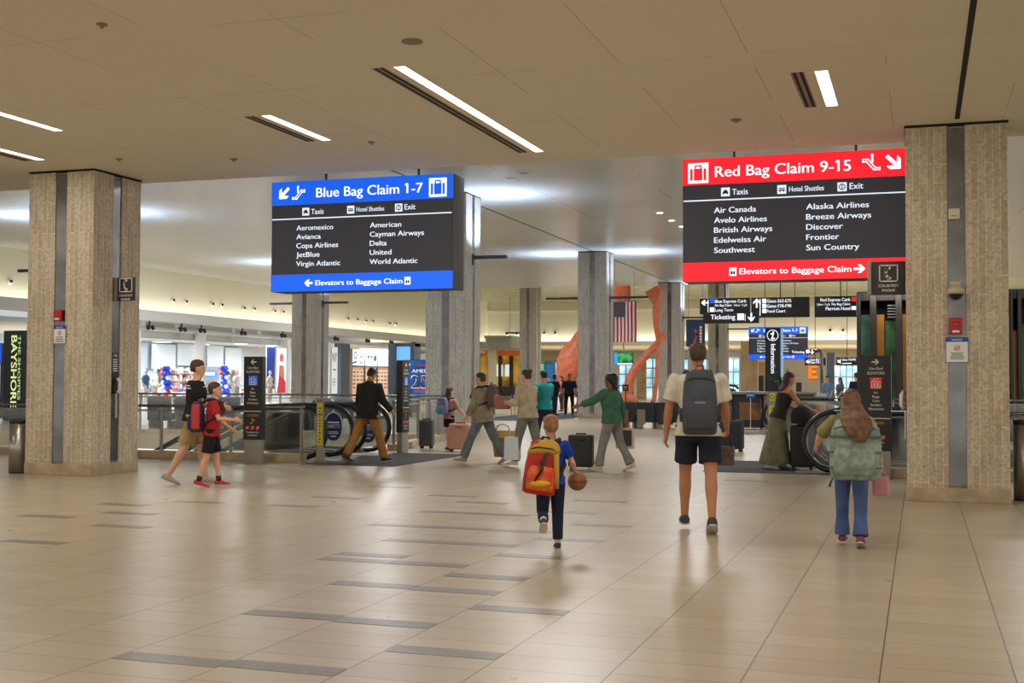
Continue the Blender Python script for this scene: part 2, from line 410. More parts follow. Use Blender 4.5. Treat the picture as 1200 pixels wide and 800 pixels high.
# ---------------------------------------------------------------- columns
CW = 1.18
def column(x, y, top, label, mat, base=True, strip=True, h0=0):
    t = thing('column', label, 'column', (x, y, 0), 0, None); a = CW/2; g = .105; d = .05
    mb = MB()
    # ribbed shaft with a groove in each face
    pl = [(-a,-a),(-g,-a),(-g,-a+d),(g,-a+d),(g,-a),(a,-a),(a,-g),(a-d,-g),(a-d,g),(a,g),(a,a),(g,a),(g,a-d),(-g,a-d),(-g,a),(-a,a),(-a,g),(-a+d,g),(-a+d,-g),(-a,-g)]
    mb.prism(pl, .16, top-.03, 'xy'); mb.build('shaft', mat, t)
    if base:
        MB().box(-a-.012, a+.012, -a-.012, a+.012, 0, .17, .008).build('base', M_TRAV, t)
    if strip:
        for k in range(4):
            MB().box(-g+.004, g-.004, -a+d-.035, -a+d+.004, .2, top-.06).xf(Matrix.Rotation(k*PI/2, 4, 'Z')).build('steel_strip', M_STEEL, t)
    MB().box(-a-.012, a+.012, -a-.012, a+.012, top-.02, top).build('cap_reveal', M_DARK, t)
    return t
col_l = column(-12.43, 16.25, SZ, 'large ribbed concrete column at the left carrying a red alarm box', M_RIB)
col_r = column(.435, 16.6, SZ, 'large ribbed concrete column at the right edge of the hall', M_RIB)
def arm_light(x, y, z, dx, label):
    """uplight bar standing out from a column face"""
    t = thing('uplight_bar', label, 'light', (x, y, z)); s = 1 if dx > 0 else -1
    MB().box(0, dx, -.07, .07, -.045, .045, .008).build('housing', M_CHAR, t) if dx > 0 else MB().box(dx, 0, -.07, .07, -.045, .045, .008).build('housing', M_CHAR, t)
    MB().box(-.02 if s > 0 else -.03, .03 if s > 0 else .02, -.08, .08, -.2, .1, .005).build('bracket', M_CHAR, t)
    MB().box(min(.1*s, dx*.95), max(.1*s, dx*.95), -.03, .03, .045, .047).build('diffuser', M_LAMPC, t)
    area_light('uplight', (dx*.72, 0, .06), abs(dx)*.5, 105, COOL, (R(180), 0, 0), .2, parent=t, spread=140)
    return t
C2 = ((-12.43, 32.35, 'pale ribbed column behind the right end of the blue bag claim sign'), (-12.43, 48.4, 'pale ribbed column beside the hanging national flag'),
      (-12.43, 64.45, 'pale ribbed column right of the coral sculpture legs'), (-12.43, 80.5, 'distant ribbed column right behind the head of the man with the grey backpack'),
      (-25.27, 48.4, 'grey ribbed column in front of the shops under the blue sign'), (-25.27, 80.5, 'distant ribbed column between the two nearest pale columns'), (-25.27, 32.35, 'ribbed column standing behind the large left column'))
for x, y, lb in C2:
    column(x, y, HZ if y < 65 else 8.0, lb, M_RIBG)
a_ = CW/2
for s_ in (-1, 1): arm_light(-25.27+s_*a_, 32.35, 4.9, s_*1.4, ('left', 'right')[s_ > 0]+' uplight bar on the column behind the left column')
arm_light(-12.43+a_, 32.35, 4.9, 1.0, 'dark uplight bar on the column beside the blue sign')
arm_light(-12.43+a_, 48.4, 4.83, 1.6, 'dark uplight bar on the flag side of a pale column')
arm_light(-12.43-a_, 48.4, 4.83, -1.5, 'dark uplight bar on the left face of the column beside the flag')
arm_light(-25.27+a_, 48.4, 4.83, 1.2, 'right hand dark uplight bar on the grey column in front of the shops')
arm_light(-25.27-a_, 48.4, 4.83, -1.4, 'left hand dark uplight bar on the grey column in front of the shops')
arm_light(-12.43+a_, 64.45, 4.83, 1.2, 'dark uplight bar on the column right of the sculpture')
arm_light(-12.43+a_, 80.5, 4.9, 1.6, 'dark uplight bar on the distant column behind the ticketing sign')
arm_light(-12.43-a_, 32.35, 4.9, -1.2, 'dark uplight bar left of the column beside the blue sign')

# ---------------------------------------------------------------- slot lights and fittings in the front ceiling
def slot(x, y0, y1, label, w=.12, vent=True, gap=.14):
    t = thing('ceiling_slot_light', label, 'light', (x, y0, SZ), 0, 'slot lights in the front ceiling'); L = y1-y0
    MB().box(-w/2, w/2, 0, L, -.006, .01).build('diffuser', M_LAMP, t)
    MB().box(-w/2-.012, w/2+.012, -.012, L+.012, -.004, .01).build('frame', M_WHITE, t)
    if vent:
        MB().box(-w/2-gap-.11, -w/2-gap+.03, -.01, L+.01, -.003, .01).build('diffuser_plate', M('vent_plate', (150, 134, 108), .5), t)
        v = MB()
        for k in (0, 1): v.box(-w/2-gap-.085+k*.07, -w/2-gap-.055+k*.07, 0, L, -.006, .01)
        v.build('air_slot', M_DARK, t)
    area_light('slot_lamp', (0, L/2, -.02), .1, 14*L, WARM, size_y=L, parent=t)
slot(-5.0, 11.45, 16.3, 'longest ceiling slot light running up to the blue sign', .115)
slot(-7.46, 13.1, 14.7, 'short ceiling slot light left of the longest one', .11)
slot(-10.47, 10.2, 13.12, 'upper one of the two slot lights at the left edge', .11, False)
slot(-12.115, 12.6, 14.8, 'lower one of the two slot lights at the left edge', .11, True)
slot(-.94, 12.9, 14.57, 'short ceiling slot light above the red sign', .125)
for x, y, r, lb in ((-4.51, 10.62, .10, 'round speaker grille in the ceiling near the long slot light'), (-6.95, 9.27, .05, 'small sprinkler plate in the ceiling at the upper left'),
                 (-10.97, 15.07, .05, 'small sprinkler plate in the ceiling above the left column'), (-9.38, 15.56, .06, 'small round ceiling plate between left column and blue sign'), (-6.94, 14.98, .05, 'small sprinkler plate above the blue sign'),
                 (-2.1, 15.0, .07, 'small round ceiling plate between the two big signs')):
    t = thing('ceiling_plate', lb, 'ceiling fitting', (x, y, SZ))
    MB().cyl((0, 0), r, -.012, .0, 20).build('plate', M('ceiling_grille', (150, 134, 110), .6), t)
    if r < .1: MB().cyl((0, 0), r*.35, -.04, -.01, 10).build('sprinkler_head', M_STEELD, t)
for i, (px, py) in enumerate(((773, 249), (787, 258), (799, 265), (614, 203), (597, 209))):
    p = G(px, py, HZ)
    t = thing('downlight', ['round downlight in the high ceiling left of the red sign, nearest of three', 'middle one of three round downlights left of the red sign', 'farthest of three round downlights left of the red sign', 'right one of two small ceiling fittings behind the blue sign', 'left one of two small ceiling fittings behind the blue sign'][i], 'light', p)
    MB().lathe((0, 0, 0), [(0, -.01), (.13, -.012), (.15, 0), (0, 0)], 18).build('trim_ring', M_WHITE, t)
    MB().cyl((0, 0), .1, -.016, -.008, 16).build('lens', M_LAMPC if i < 3 else M_STEELD, t)

# fittings on the two large columns
def alarm(p, rz, lb, w=.13, h=.17):
    t = thing('fire_alarm', lb, 'alarm', p, rz)
    MB().box(-w/2, w/2, -.06, 0, -h/2, h/2, .01).build('housing', M('alarm_red', (176, 20, 26), .4), t)
    f = Flat(-.063).rect(-.04, -h/2+.02, .04, -h/2+.045); f.build('lettering', M_LETW, t)
    MB().box(-.035, .035, -.072, -.055, .0, .05, .006).build('strobe_lens', M('strobe', (150, 26, 30), .15), t)
    return t
def notice(p, rz, lb, w=.22, h=.28):
    t = thing('notice_sign', lb, 'sign', p, rz)
    MB().box(-w/2, w/2, -.012, 0, -h/2, h/2, .004).build('frame', M('sign_edge', (90, 104, 150), .4), t)
    MB().box(-w/2+.008, w/2-.008, -.015, -.01, -h/2+.008, h/2-.008).build('panel', M_WHITE, t)
    MB().box(-w/2+.004, w/2-.004, -.0175, -.012, h/2-.055, h/2-.004).build('header', M('notice_blue', (24, 62, 150), .4), t)
    Flat(-.0185).text('NOTICE', 0, h/2-.042, .024, al='C').build('header_lettering', M_LETW, t)
    Flat(-.0165).ring(0, .025, .035, .008).stroke([(-.024, .001), (.024, .049)], .008).build('prohibition_symbol', M('notice_red', (196, 40, 44), .5), t)
    f = Flat(-.0165).rect(-.02, .018, .02, .026)
    for k, q in enumerate((.07, .06, .075, .08, .08)): f.rect(-q, -.04-k*.018, q, -.032-k*.018)
    f.build('small_print', M('print_grey', (90, 90, 96), .6), t)
    return t
fy = 16.25-CW/2; gy_ = fy+.015
alarm((-12.43, fy, 2.42), 0, 'red fire alarm box on the left column'); notice((-12.41, fy-.002, 2.13), 0, 'white and blue notice plate below the alarm on the left column')
fy2 = 16.6-CW/2
p = AY(1120, 382, fy2); alarm((p.x, fy2, p.z), 0, 'red fire alarm box on the right column', .15, .2)
p = AY(1121.5, 410, fy2); notice((p.x, fy2-.002, p.z), 0, 'white and blue notice plate on the right column', .265, .31)
p = AY(1120, 343, fy2)
t = thing('security_camera', 'beige dome camera on a bracket on the right column', 'camera', (p.x, fy2, p.z))
MB().box(-.06, .06, -.03, 0.03, .02, .14, .01).build('bracket', M('camera_beige', (186, 174, 150), .5), t)
MB().lathe((0, -.1, 0), [(0, .08), (.05, .08), (.1, .03), (.105, -.02), (0, -.02)], 20).build('housing', bpy.data.materials['camera_beige'], t)
MB().ell((0, -.1, -.02), .08, .08, .07).build('dome', M('smoked_dome', (20, 20, 20), .1), t)
p = AY(1118, 251, fy2)
t = thing('access_box', 'small white box high on the right column', 'box', (p.x, fy2, p.z))
MB().box(-.065, .065, -.05, 0.03, -.065, .065, .008).build('housing', M('box_beige', (206, 196, 174), .5), t)
Flat(-.053).rect(-.03, -.03, .03, -.02).build('label_strip', M('print_grey', (90, 90, 96)), t)

def phone(p, rz, lb):
    t = thing('wall_phone', lb, 'phone', p, rz)
    MB().box(-.085, .085, -.02, 0.02, .02, .42, .004).build('backplate', M_BLACK, t)
    f = Flat(-.023).stroke([(-.02, .37), (.01, .385), (.03, .36)], .014)
    for k in range(6): f.rect(-.055, .30-k*.034, .055, .312-k*.034)
    f.build('lettering', M_LETW, t)
    c = [( .0, -.07, .02), (.01, -.1, -.02), (.01, -.1, -.16), (0, -.07, -.2)]
    MB().box(-.045, .045, -.05, .03, -.22, .03, .012).build('cradle', M_BLACK, t)
    MB().tube(c, [.03, .026, .026, .034], 10).build('handset', M('phone_white', (222, 220, 212), .4), t)
    pts = [(.012*math.cos(i*1.3)+.0, -.05+.012*math.sin(i*1.3), -.21-i*.0035) for i in range(110)]
    MB().tube(pts, .006, 5).build('cord', bpy.data.materials['phone_white'], t)
    return t
phone((-12.43+CW/2-.03, 16.25, 1.45), PI/2, 'white courtesy phone handset on the right side of the left column')
def courtesy(p, rz, lb, w=.42, h=.42):
    """blade sign standing out from a column"""
    t = thing('courtesy_phone_sign', lb, 'sign', p, rz)
    MB().box(0, w, -.02, .02, -h/2, h/2, .004).build('blade', M('sign_brown', (46, 38, 32), .45), t)
    MB().box(-.05, .0, -.05, .05, -h/2, h/2, .004).build('bracket', M_STEELD, t)
    f = Flat(-.0235).org(w/2, 0, 1).stroke([(-.11, .165), (.11, .165), (.11, -.04), (-.11, -.04)], .014, True)
    f.stroke([(-.01, .14), (-.03, .10), (-.03, .05), (-.005, -.01)], .03).rect(-.03, .115, .025, .148).rect(-.02, -.018, .032, .012)
    f.text('COURTESY', 0, -.115, .036, .25, 'C').text('PHONE', 0, -.175, .036, .16, 'C')
    f.build('lettering', M_LETW, t)
    return t
p = AX(142, 349, -12.43+CW/2)
courtesy((-12.43+CW/2+.03, 16.25, 2.85), -.0, 'brown courtesy phone blade sign on the left column', .30, .36)
p = AY(1020, 325, 16.6)
courtesy((.435-CW/2-.01-.42, 16.6, AY(1035, 326, 16.6).z), 0, 'brown courtesy phone blade sign on the right column below the red sign', .42, .43)
phone((.435-CW/2+.03, 16.6, 1.32), -PI/2, 'white courtesy phone handset on the left side of the right column')
# ---------------------------------------------------------------- bag claim signs
SIGN_BLUE = M('backlit_blue', (0, 92, 236), .4, emit=.75); SIGN_RED = M('backlit_red', (246, 26, 44), .4, emit=.75)
def i_escal(f, x, z, k, flip=1):
    f.org(x, z, k); q = lambda pts: [(a*flip, b) for a, b in pts]
    f.stroke(q([(-.5, -.3), (-.25, -.3), (.2, .25), (.5, .25)]), .07); f.stroke(q([(-.5, -.42), (-.15, -.42), (.3, .1), (.5, .1), (.5, .25)]), .07); f.stroke(q([(-.5, -.3), (-.5, -.42)]), .07)
    f.disc(-.05*flip, .5, .09); f.stroke(q([(-.06, .36), (-.06, .1)]), .13); f.org(0, 0)
def i_case(f, x, z, k):
    f.org(x, z, k)
    f.rect(-.18, -.3, .18, .2); f.rect(-.34, -.3, -.23, .2); f.rect(.23, -.3, .34, .2)
    f.stroke([(-.12, .2), (-.12, .32), (.12, .32), (.12, .2)], .06); f.org(0, 0)
def i_cab(f, x, z, k):
    f.org(x, z, k); f.poly([(-.28, -.05), (-.2, .2), (.2, .2), (.28, -.05)]); f.rect(-.34, -.2, .34, -.02); f.rect(-.3, -.3, -.18, -.18); f.rect(.18, -.3, .3, -.18); f.rect(-.07, .2, .07, .3); f.org(0, 0)
def i_bus(f, x, z, k):
    f.org(x, z, k); f.rect(-.36, -.16, .36, -.02); f.rect(-.36, .1, .36, .2)
    for a in (-.3, -.05, .2): f.rect(a-.04, -.04, a+.02, .14)
    f.disc(-.2, -.18, .09); f.disc(.2, -.18, .09); f.org(0, 0)
def i_door(f, x, z, k):
    f.org(x, z, k); f.ring(0, 0, .34, .1); f.rect(-.05, -.3, .05, .3); f.org(0, 0)
def i_lift(f, x, z, k):
    f.org(x, z, k); f.rect(-.3, -.34, -.02, .06); f.rect(.04, -.34, .3, .06); f.poly([(-.2, .14), (0, .14), (-.1, .3)]); f.poly([(.02, .3), (.22, .3), (.12, .14)]); f.org(0, 0)
def bag_sign(loc, label, col, title, left, right, mirror, rods, rod_top, rz=0, tw=None):
    w, h, d = 3.12, 1.77, .5
    t = thing('bag_claim_sign', label, 'sign', loc, rz)
    U = lambda u: u*w
    V = lambda v: h*(1-v)
    MB().box(0, w, 0, d, 0, h, .01).build('cabinet', M_CHAR, t)
    MB().box(.015, w-.015, -.004, .01, V(.845), V(.215)).build('dark_panel', M('sign_slate', (50, 50, 58), .5, emit=.35), t)
    MB().box(0.0, w-.0, -.008, .01, V(.215), h-.002).build('header_panel', col, t)
    MB().box(0.0, w-.0, -.008, .01, .002, V(.845)).build('footer_panel', col, t)
    f = Flat(-.0095)
    if not mirror:
        f.text(title, U(.256), V(.155), .16, U(.585)); f.arrow(U(.068), V(.112), .22, 225, .05); i_escal(f, U(.155), V(.112), .21, -1 if False else 1)
        sx = .922
    else:
        f.text(title, U(.15), V(.155), .16, U(.60)); f.arrow(U(.935), V(.112), .24, -45, .052); i_escal(f, U(.838), V(.105), .22, -1)
        sx = .072
    f.rect(U(sx-.047), V(.2), U(sx+.047), V(.035))
    f2 = Flat(-.0095)
    for u, i in ((.197, i_cab), (.45, i_bus), (.713, i_door)):
        f2.rect(U(u)-.062, V(.28)-.062, U(u)+.062, V(.28)+.062)
    f2.text('Taxis', U(.228), V(.305), .088, U(.07)); f2.text('Hotel Shuttles', U(.482), V(.30), .075, U(.152)); f2.text('Exit', U(.745), V(.30), .09, U(.058))
    f2.rect(U(.0)+.012, V(.347), w-.012, V(.337))
    rows = (.447, .528, .608, .689, .771)
    for names, u in ((left, .145), (right, .557)):
        for (nm, wd), v in zip(names, rows): f2.text(nm, U(u), V(v), .083, U(wd))
    if not mirror:
        f.arrow(U(.213), V(.925), .13, 180, .035); f.text('Elevators to Baggage Claim', U(.255), V(.947), .085, U(.48)); f.rect(U(.763)-.05, V(.925)-.06, U(.763)+.05, V(.925)+.06); lu = .763
    else:
        f.arrow(U(.788), V(.925), .14, 0, .035); f.text('Elevators to Baggage Claim', U(.26), V(.947), .088, U(.49)); f.rect(U(.23)-.05, V(.925)-.06, U(.23)+.05, V(.925)+.06); lu = .23
    f.build('lettering', M_SIGNW, t); f2.build('list_lettering', M('list_white', (214, 228, 246), .4, emit=.9), t)
    g = Flat(-.0115); i_case(g, U(sx), V(.12), .34); g.build('suitcase_symbol', col, t)
    g = Flat(-.0115); i_cab(g, U(.197), V(.28), .12); i_bus(g, U(.45), V(.28), .12); i_door(g, U(.713), V(.28), .13); i_lift(g, U(lu), V(.925), .11)
    g.build('row_symbols', M_CHAR, t)
    for x in rods:
        MB().cyl((x, d/2), .02, h-.01, rod_top-loc[2], 8).cyl((x, d/2), .05, rod_top-loc[2]-.02, rod_top-loc[2], 12).build('hanging_rod', M_CHAR, t)
    return t
BL = (('Aeromexico', .208), ('Avianca', .138), ('Copa Airlines', .236), ('JetBlue', .132), ('Virgin Atlantic', .248))
BR = (('American', .17), ('Cayman Airways', .292), ('Delta', .092), ('United', .118), ('World Atlantic', .258))
RL = (('Air Canada', .19), ('Avelo Airlines', .238), ('British Airways', .262), ('Edelweiss Air', .235), ('Southwest', .184))
RR = (('Alaska Airlines', .27), ('Breeze Airways', .279), ('Discover', .158), ('Frontier', .142), ('Sun Country', .228))
bag_sign((-9.9, 17.6, 2.865), 'large hanging blue and black bag claim 1-7 sign near the ceiling', SIGN_BLUE, 'Blue Bag Claim 1-7', BL, BR, False, (.84, 2.45), HZ)
bag_sign((-3.23, 17.6, 2.885), 'large hanging red and black bag claim 9-15 sign beside the right column', SIGN_RED, 'Red Bag Claim 9-15', RL, RR, True, (.7, 2.4), HZ)
p0 = AY(877.5, 421, 68); p1 = AY(940, 421, 68)
bag_sign((p0.x, 68, p0.z), 'smaller looking blue bag claim sign far off behind the information totem', SIGN_BLUE, 'Blue Bag Claim 1-7', BL, BR, False, (.84, 2.45), 8.0)

# ---------------------------------------------------------------- hanging direction signs
def hang_sign(px0, py0, px1, py1, Y, label, draw, rods, top=HZ, d=.16):
    a = AY(px0, py1, Y); b = AY(px1, py0, Y); w = b.x-a.x; h = b.z-a.z
    t = thing('direction_sign', label, 'sign', (a.x, Y, a.z))
    MB().box(0, w, 0, d, 0, h, .006).build('cabinet', M_BLACK, t)
    f = Flat(-.004); draw(f, w, h, t); f.build('lettering', M_SIGNW, t)
    for u in rods: MB().cyl((u*w, d/2), .016, h-.01, top-a.z, 8).build('hanging_rod', M_CHAR, t)
    return t
def sq(mat, x, z, s, t, name='symbol'):
    MB().box(x, x+s, -.007, -.001, z, z+s).build(name, mat, t)
def d1(f, w, h, t):
    f.arrow(.15*w/1.55, h*.72, .2, 180, .045); f.rect(w*.16, .05, w*.175, h-.04)
    sq(SIGN_BLUE, w*.205, h*.68, .14, t)
    f.text('Blue Express Curb', w*.31, h*.7, .1, w*.62); f.text('No Bag Claim', w*.31, h*.47, .075, w*.33); f.text('Uber / Lyft', w*.69, h*.47, .07, w*.26, bold=False)
    f.rect(w*.205, h*.13, w*.205+.14, h*.13+.14); f.text('Long Term', w*.31, h*.15, .1, w*.36)
def d2(f, w, h, t):
    f.arrow(.17*w/1.8, h*.74, .26, 90, .05); f.rect(w*.145, .05, w*.16, h-.04)
    for k, s in enumerate(('Gates E62-E75', 'Gates F78-F90', 'Food Court')):
        f.rect(w*.19, h*(.72-.25*k), w*.19+.12, h*(.72-.25*k)+.13); f.text(s, w*.27, h*(.74-.25*k), .1, w*(.42, .42, .32)[k])
def d3(f, w, h, t):
    f.rect(w*.965, .03, w*.985, h-.02); f.text('Red Express Curb', w*.82, h*.76, .1, w*.68, 'R'); f.text('Uber / Lyft', w*.36, h*.56, .07, w*.3, 'R', False); f.text('No Bag Claim', w*.82, h*.56, .075, w*.42, 'R')
    f.text('Marriott Hotel', w*.82, h*.33, .1, w*.56, 'R'); f.rect(w*.85, h*.33, w*.85+.13, h*.33+.11)
    sq(SIGN_RED, w*.85, h*.74, .13, t)
def d4(f, w, h, t):
    f.text('Ticketing', w*.14, h*.38, .15, w*.44); f.rect(w*.62, h*.28, w*.62+.2, h*.28+.2); f.rect(w*.755, h*.2, w*.765, h*.82); f.arrow(w*.87, h*.5, .24, -90, .05)
hang_sign(820, 348.5, 878.5, 368, 38, 'black hanging sign to the blue express curb, left one under the red sign', d1, (.5,))
hang_sign(880.5, 347.5, 948.5, 372, 38.05, 'black hanging sign to the gates and food court, middle one under the red sign', d2, (.5,))
hang_sign(954.5, 346.5, 1005.5, 371.5, 38.1, 'black hanging sign to the red express curb, right one under the red sign', d3, (.6,))
hang_sign(824, 365.5, 889, 379, 37.82, 'black ticketing sign with a down arrow hanging below the other black signs', d4, ())
def d5(f, w, h, t):
    f.arrow(.16, h*.5, .2, 180, .05); f.rect(w*.2, .05, w*.215, h-.05)
    for k in (0, 1): f.text(('Gates E62-E75', 'Gates F78-F90')[k], w*.27, h*(.6-.36*k), .13, w*.6)
hang_sign(943, 419, 967.5, 428, 66, 'small black gate sign left of the dark post in the far hall', d5, (.5,), 8.0)
def d6(f, w, h, t):
    f.arrow(.16, h*.5, .2, -45, .05); f.rect(w*.2, .05, w*.215, h-.05); f.text('Gates F78-F90', w*.28, h*.58, .12, w*.6); f.rect(w*.28, h*.2, w*.7, h*.3)
hang_sign(979.5, 418.5, 1006, 428, 66, 'small black sign right of the dark post in the far hall', d6, (.5,), 8.0)
# ticketing sign on a steel gantry post
a = AY(925, 415.5, 52); b = AY(955, 409.5, 52)
t = thing('gantry_sign', 'black ticketing blade sign on a bent steel post behind the information desk', 'sign', (b.x, 52, 0))
MB().box(a.x-b.x, 0, -.08, .08, a.z, b.z, .01).build('blade', M_BLACK, t)
f = Flat(-.084).org(a.x-b.x, a.z, 1); w = b.x-a.x; h = b.z-a.z
f.text('Ticketing', w*.1, h*.3, .11, w*.5); f.rect(w*.66, h*.28, w*.66+.14, h*.28+.14); f.arrow(w*.9, h*.5, .17, -90, .04); f.build('lettering', M_SIGNW, t)
MB().tube([(-.0, 0, (a.z+b.z)/2+.05), (.2, 0, (a.z+b.z)/2+.05), (.27, 0, (a.z+b.z)/2-.05), (.27, 0, .02)], .07, 10).build('post', M_STEEL, t)
MB().cyl((.27, 0), .16, 0, .04, 18).build('foot_plate', M_STEELD, t)

# ---------------------------------------------------------------- information totem
Y = 39.7
a = AY(896.5, 384, Y); b = AY(914.5, 384, Y); w = b.x-a.x; H_ = a.z
t = thing('information_totem', 'tall black information totem with a white letter symbol', 'sign', (a.x, Y, 0))
MB().box(0, w, 0, .3, 0, H_, .01).build('slab', M_BLACK, t)
MB().box(w, w+.05, .02, .28, 0, H_-.02).build('lit_edge', M('edge_blue', (120, 170, 210), .4, emit=.6), t)
f = Flat(-.004).org(w/2, H_-.24, 1).ring(0, 0, .18, .022).disc(.02, .1, .03)
f.stroke([(-.05, .045), (.015, .045), (-.02, -.1), (.05, -.1)], .04); f.org(0, 0)
f.text('Information', w*.38, H_-.52, .15, .92, 'L', True, -90); f.build('lettering', M_SIGNW, t)
# planters with leaves in front of the totem
def planter(x, y, z, lb, r=.25, s=1):
    t = thing('potted_plant', lb, 'plant', (x, y, z))
    MB().lathe((0, 0, 0), [(0, 0), (r*.7, 0), (r, .3), (r*.9, .32), (0, .28)], 16).build('pot', M_CHAR, t)
    lv = MB(); rnd = random.Random(3)
    for k in range(34):
        an = rnd.random()*2*PI; L = (.35+.35*rnd.random())*s; tilt = .4+rnd.random()*.8
        base = Vector((.06*math.cos(an), .06*math.sin(an), .28)); d = Vector((math.cos(an)*math.sin(tilt), math.sin(an)*math.sin(tilt), math.cos(tilt))); sd = Vector((-math.sin(an), math.cos(an), 0))
        pts = []
        for q, wd in ((0, .01), (.35, .035), (.7, .03), (1, .003)):
            c = base+d*L*q+Vector((0, 0, -.18*q*q)); pts.append((c, wd))
        n0 = len(lv.v); vs = []
        for c, wd in pts: vs += [c-sd*wd+Vector((0, 0, .004)), c+sd*wd+Vector((0, 0, .004)), c+sd*wd, c-sd*wd]
        lv.loft([vs[i:i+4] for i in range(0, 16, 4)])
    lv.build('foliage', M('plant_green', (58, 92, 50), .6, noise=.3, scale=9), t)
# ---------------------------------------------------------------- escalators
def rail_path(R_=.46, flat=1.75, run=5.5, cz=.515):
    """(s, z) line of a handrail: under the newel, round its tip, level, then down the slope"""
    p = [(R_+.42, .02), (R_+.12, cz-R_+.0)]
    for k in range(0, 13):
        an = -PI/2-PI*k/12; p.append((R_+R_*math.cos(an), cz-R_*math.sin(-an)*1.0 if False else cz+R_*math.sin(an)))
    p += [(flat-.3, cz+R_), (flat, cz+R_-.02), (flat+.35, cz+R_-.14), (flat+run, cz+R_-.14-(run-.35)*.5)]
    return p
def escalator(loc, sx, width, label, decal=False, tape=False, plate=M_STEEL):
    """head of an escalator; sx=-1 descends to -X, +1 to +X. lane between y=0 and y=width"""
    t = thing('escalator', label, 'escalator', loc)
    hp = rail_path(); X = lambda s: sx*s
    for y in (0, width):
        MB().tube([(X(s), y, z) for s, z in hp], .042, 10, up=(0, 1, 0)).build('handrail', M_RUB, t)
        inner = [(s, z) for s, z in hp[2:15]]
        ring = []
        for s, z in inner: ring.append((.46+(s-.46)*.9, .515+(z-.515)*.9))
        top = ring[1:]+[(1.4, .93), (1.75, .91), (2.1, .79), (6.6, -1.46), (6.6, -2.3), (2.1, -.05), (1.5, .1), (.62, .1)]
        MB().prism([(X(a), b) for a, b in top], y-.008, y+.008).build('glass_panel', M_GLASS, t)
        # steel channel that carries the handrail
        MB().tube([(X(.46+(s-.46)*.91), y, .515+(z-.515)*.91) for s, z in hp[3:15]]+[(X(1.45), y, .925), (X(1.77), y, .905), (X(2.12), y, .785), (X(7.2), y, -1.75)], .022, 6, up=(0, 1, 0)).build('handrail_channel', M_STEEL, t)
        MB().prism([(X(a), b) for a, b in ((.5, 0), (.62, .12), (1.55, .13), (2.1, .0), (6.6, -2.25), (6.6, -2.6), (2.1, -.35), (1.5, -.02))], y-.09, y+.09).build('skirt_deck', M_STEELD, t)
    MB().box(min(X(-.15), X(1.4)), max(X(-.15), X(1.4)), .1, width-.1, 0.0, .012).build('comb_plate', M_STEELD, t)
    st = MB(); tr = .4; z = 0.0; s = 1.4
    for k in range(13):
        st.prism([(X(s), z-.25), (X(s), z), (X(s+tr), z), (X(s+tr), z-.25)], .1, width-.1)
        s += tr; z -= .04 if k < 1 else (.12 if k < 2 else .2)
    st.build('steps', M('step_grey', (120, 120, 122), .5, .2), t)
    MB().prism([(X(1.3), -.02), (X(1.3), -.5), (X(6.6), -3.2), (X(6.6), -2.6), (X(2.1), -.36)], .05, width-.05).build('truss', M('truss_grey', (132, 128, 122), .5), t)
    ye = M('safety_yellow', (226, 190, 30), .5)
    MB().box(min(X(1.28), X(1.42)), max(X(1.28), X(1.42)), .12, width-.12, .0125, .016).build('yellow_edge', ye, t)
    return t
tipL = AY(382, 505, 19.95).x
e1 = escalator((tipL, 19.95, 0), -1, 1.12, 'nearest left escalator going down, with the yellow striped post in front')
e2 = escalator((tipL, 21.62, 0), -1, 1.12, 'second left escalator going down, behind the man in the dark jacket')
tipR = AY(942, 512, 20.2).x
e3 = escalator((tipR, 20.2, 0), 1, 1.12, 'nearest right escalator going down, behind the girl with the padded bag')
e4 = escalator((tipR, 21.9, 0), 1, 1.12, 'second right escalator going down, beside the woman with the black suitcase')
tipB = G(888, 507).x
e5 = escalator((tipB+.1, 36.6, 0), 1, 1.1, 'rear escalator with a black newel beside the yellow caution posters')
# oval safety sticker on the inner glass
def sticker(p, lb):
    t = thing('safety_sticker', lb, 'sticker', p)
    n = 32; pl = [(.17*math.copysign(abs(math.cos(2*PI*i/n))**.9, math.cos(2*PI*i/n)), .26*math.copysign(abs(math.sin(2*PI*i/n))**.8, math.sin(2*PI*i/n))) for i in range(n)]
    MB().prism([(a*1.12, b*1.09) for a, b in pl], -.004, 0).build('border', M_WHITE, t)
    MB().prism(pl, -.008, -.003).build('disc', M('sticker_blue', (24, 40, 118), .4), t)
    f = Flat(-.0095).text('SAFETY', 0, -.02, .07, .28, 'C').rect(-.1, -.1, .1, -.085).rect(-.11, -.13, .11, -.115).rect(-.06, -.19, .06, -.165).rect(-.12, .07, .12, .1)
    f.build('lettering', M_LETW, t)
p = AY(391, 500, 21.07-.02); p.y = 21.045
sticker(p, 'blue oval safety sticker on the escalator glass left of the man in the dark jacket')
p = AY(432, 503, 22.74); p.y = 22.715
sticker(p, 'blue oval safety sticker on the far escalator glass, behind the jacket man')

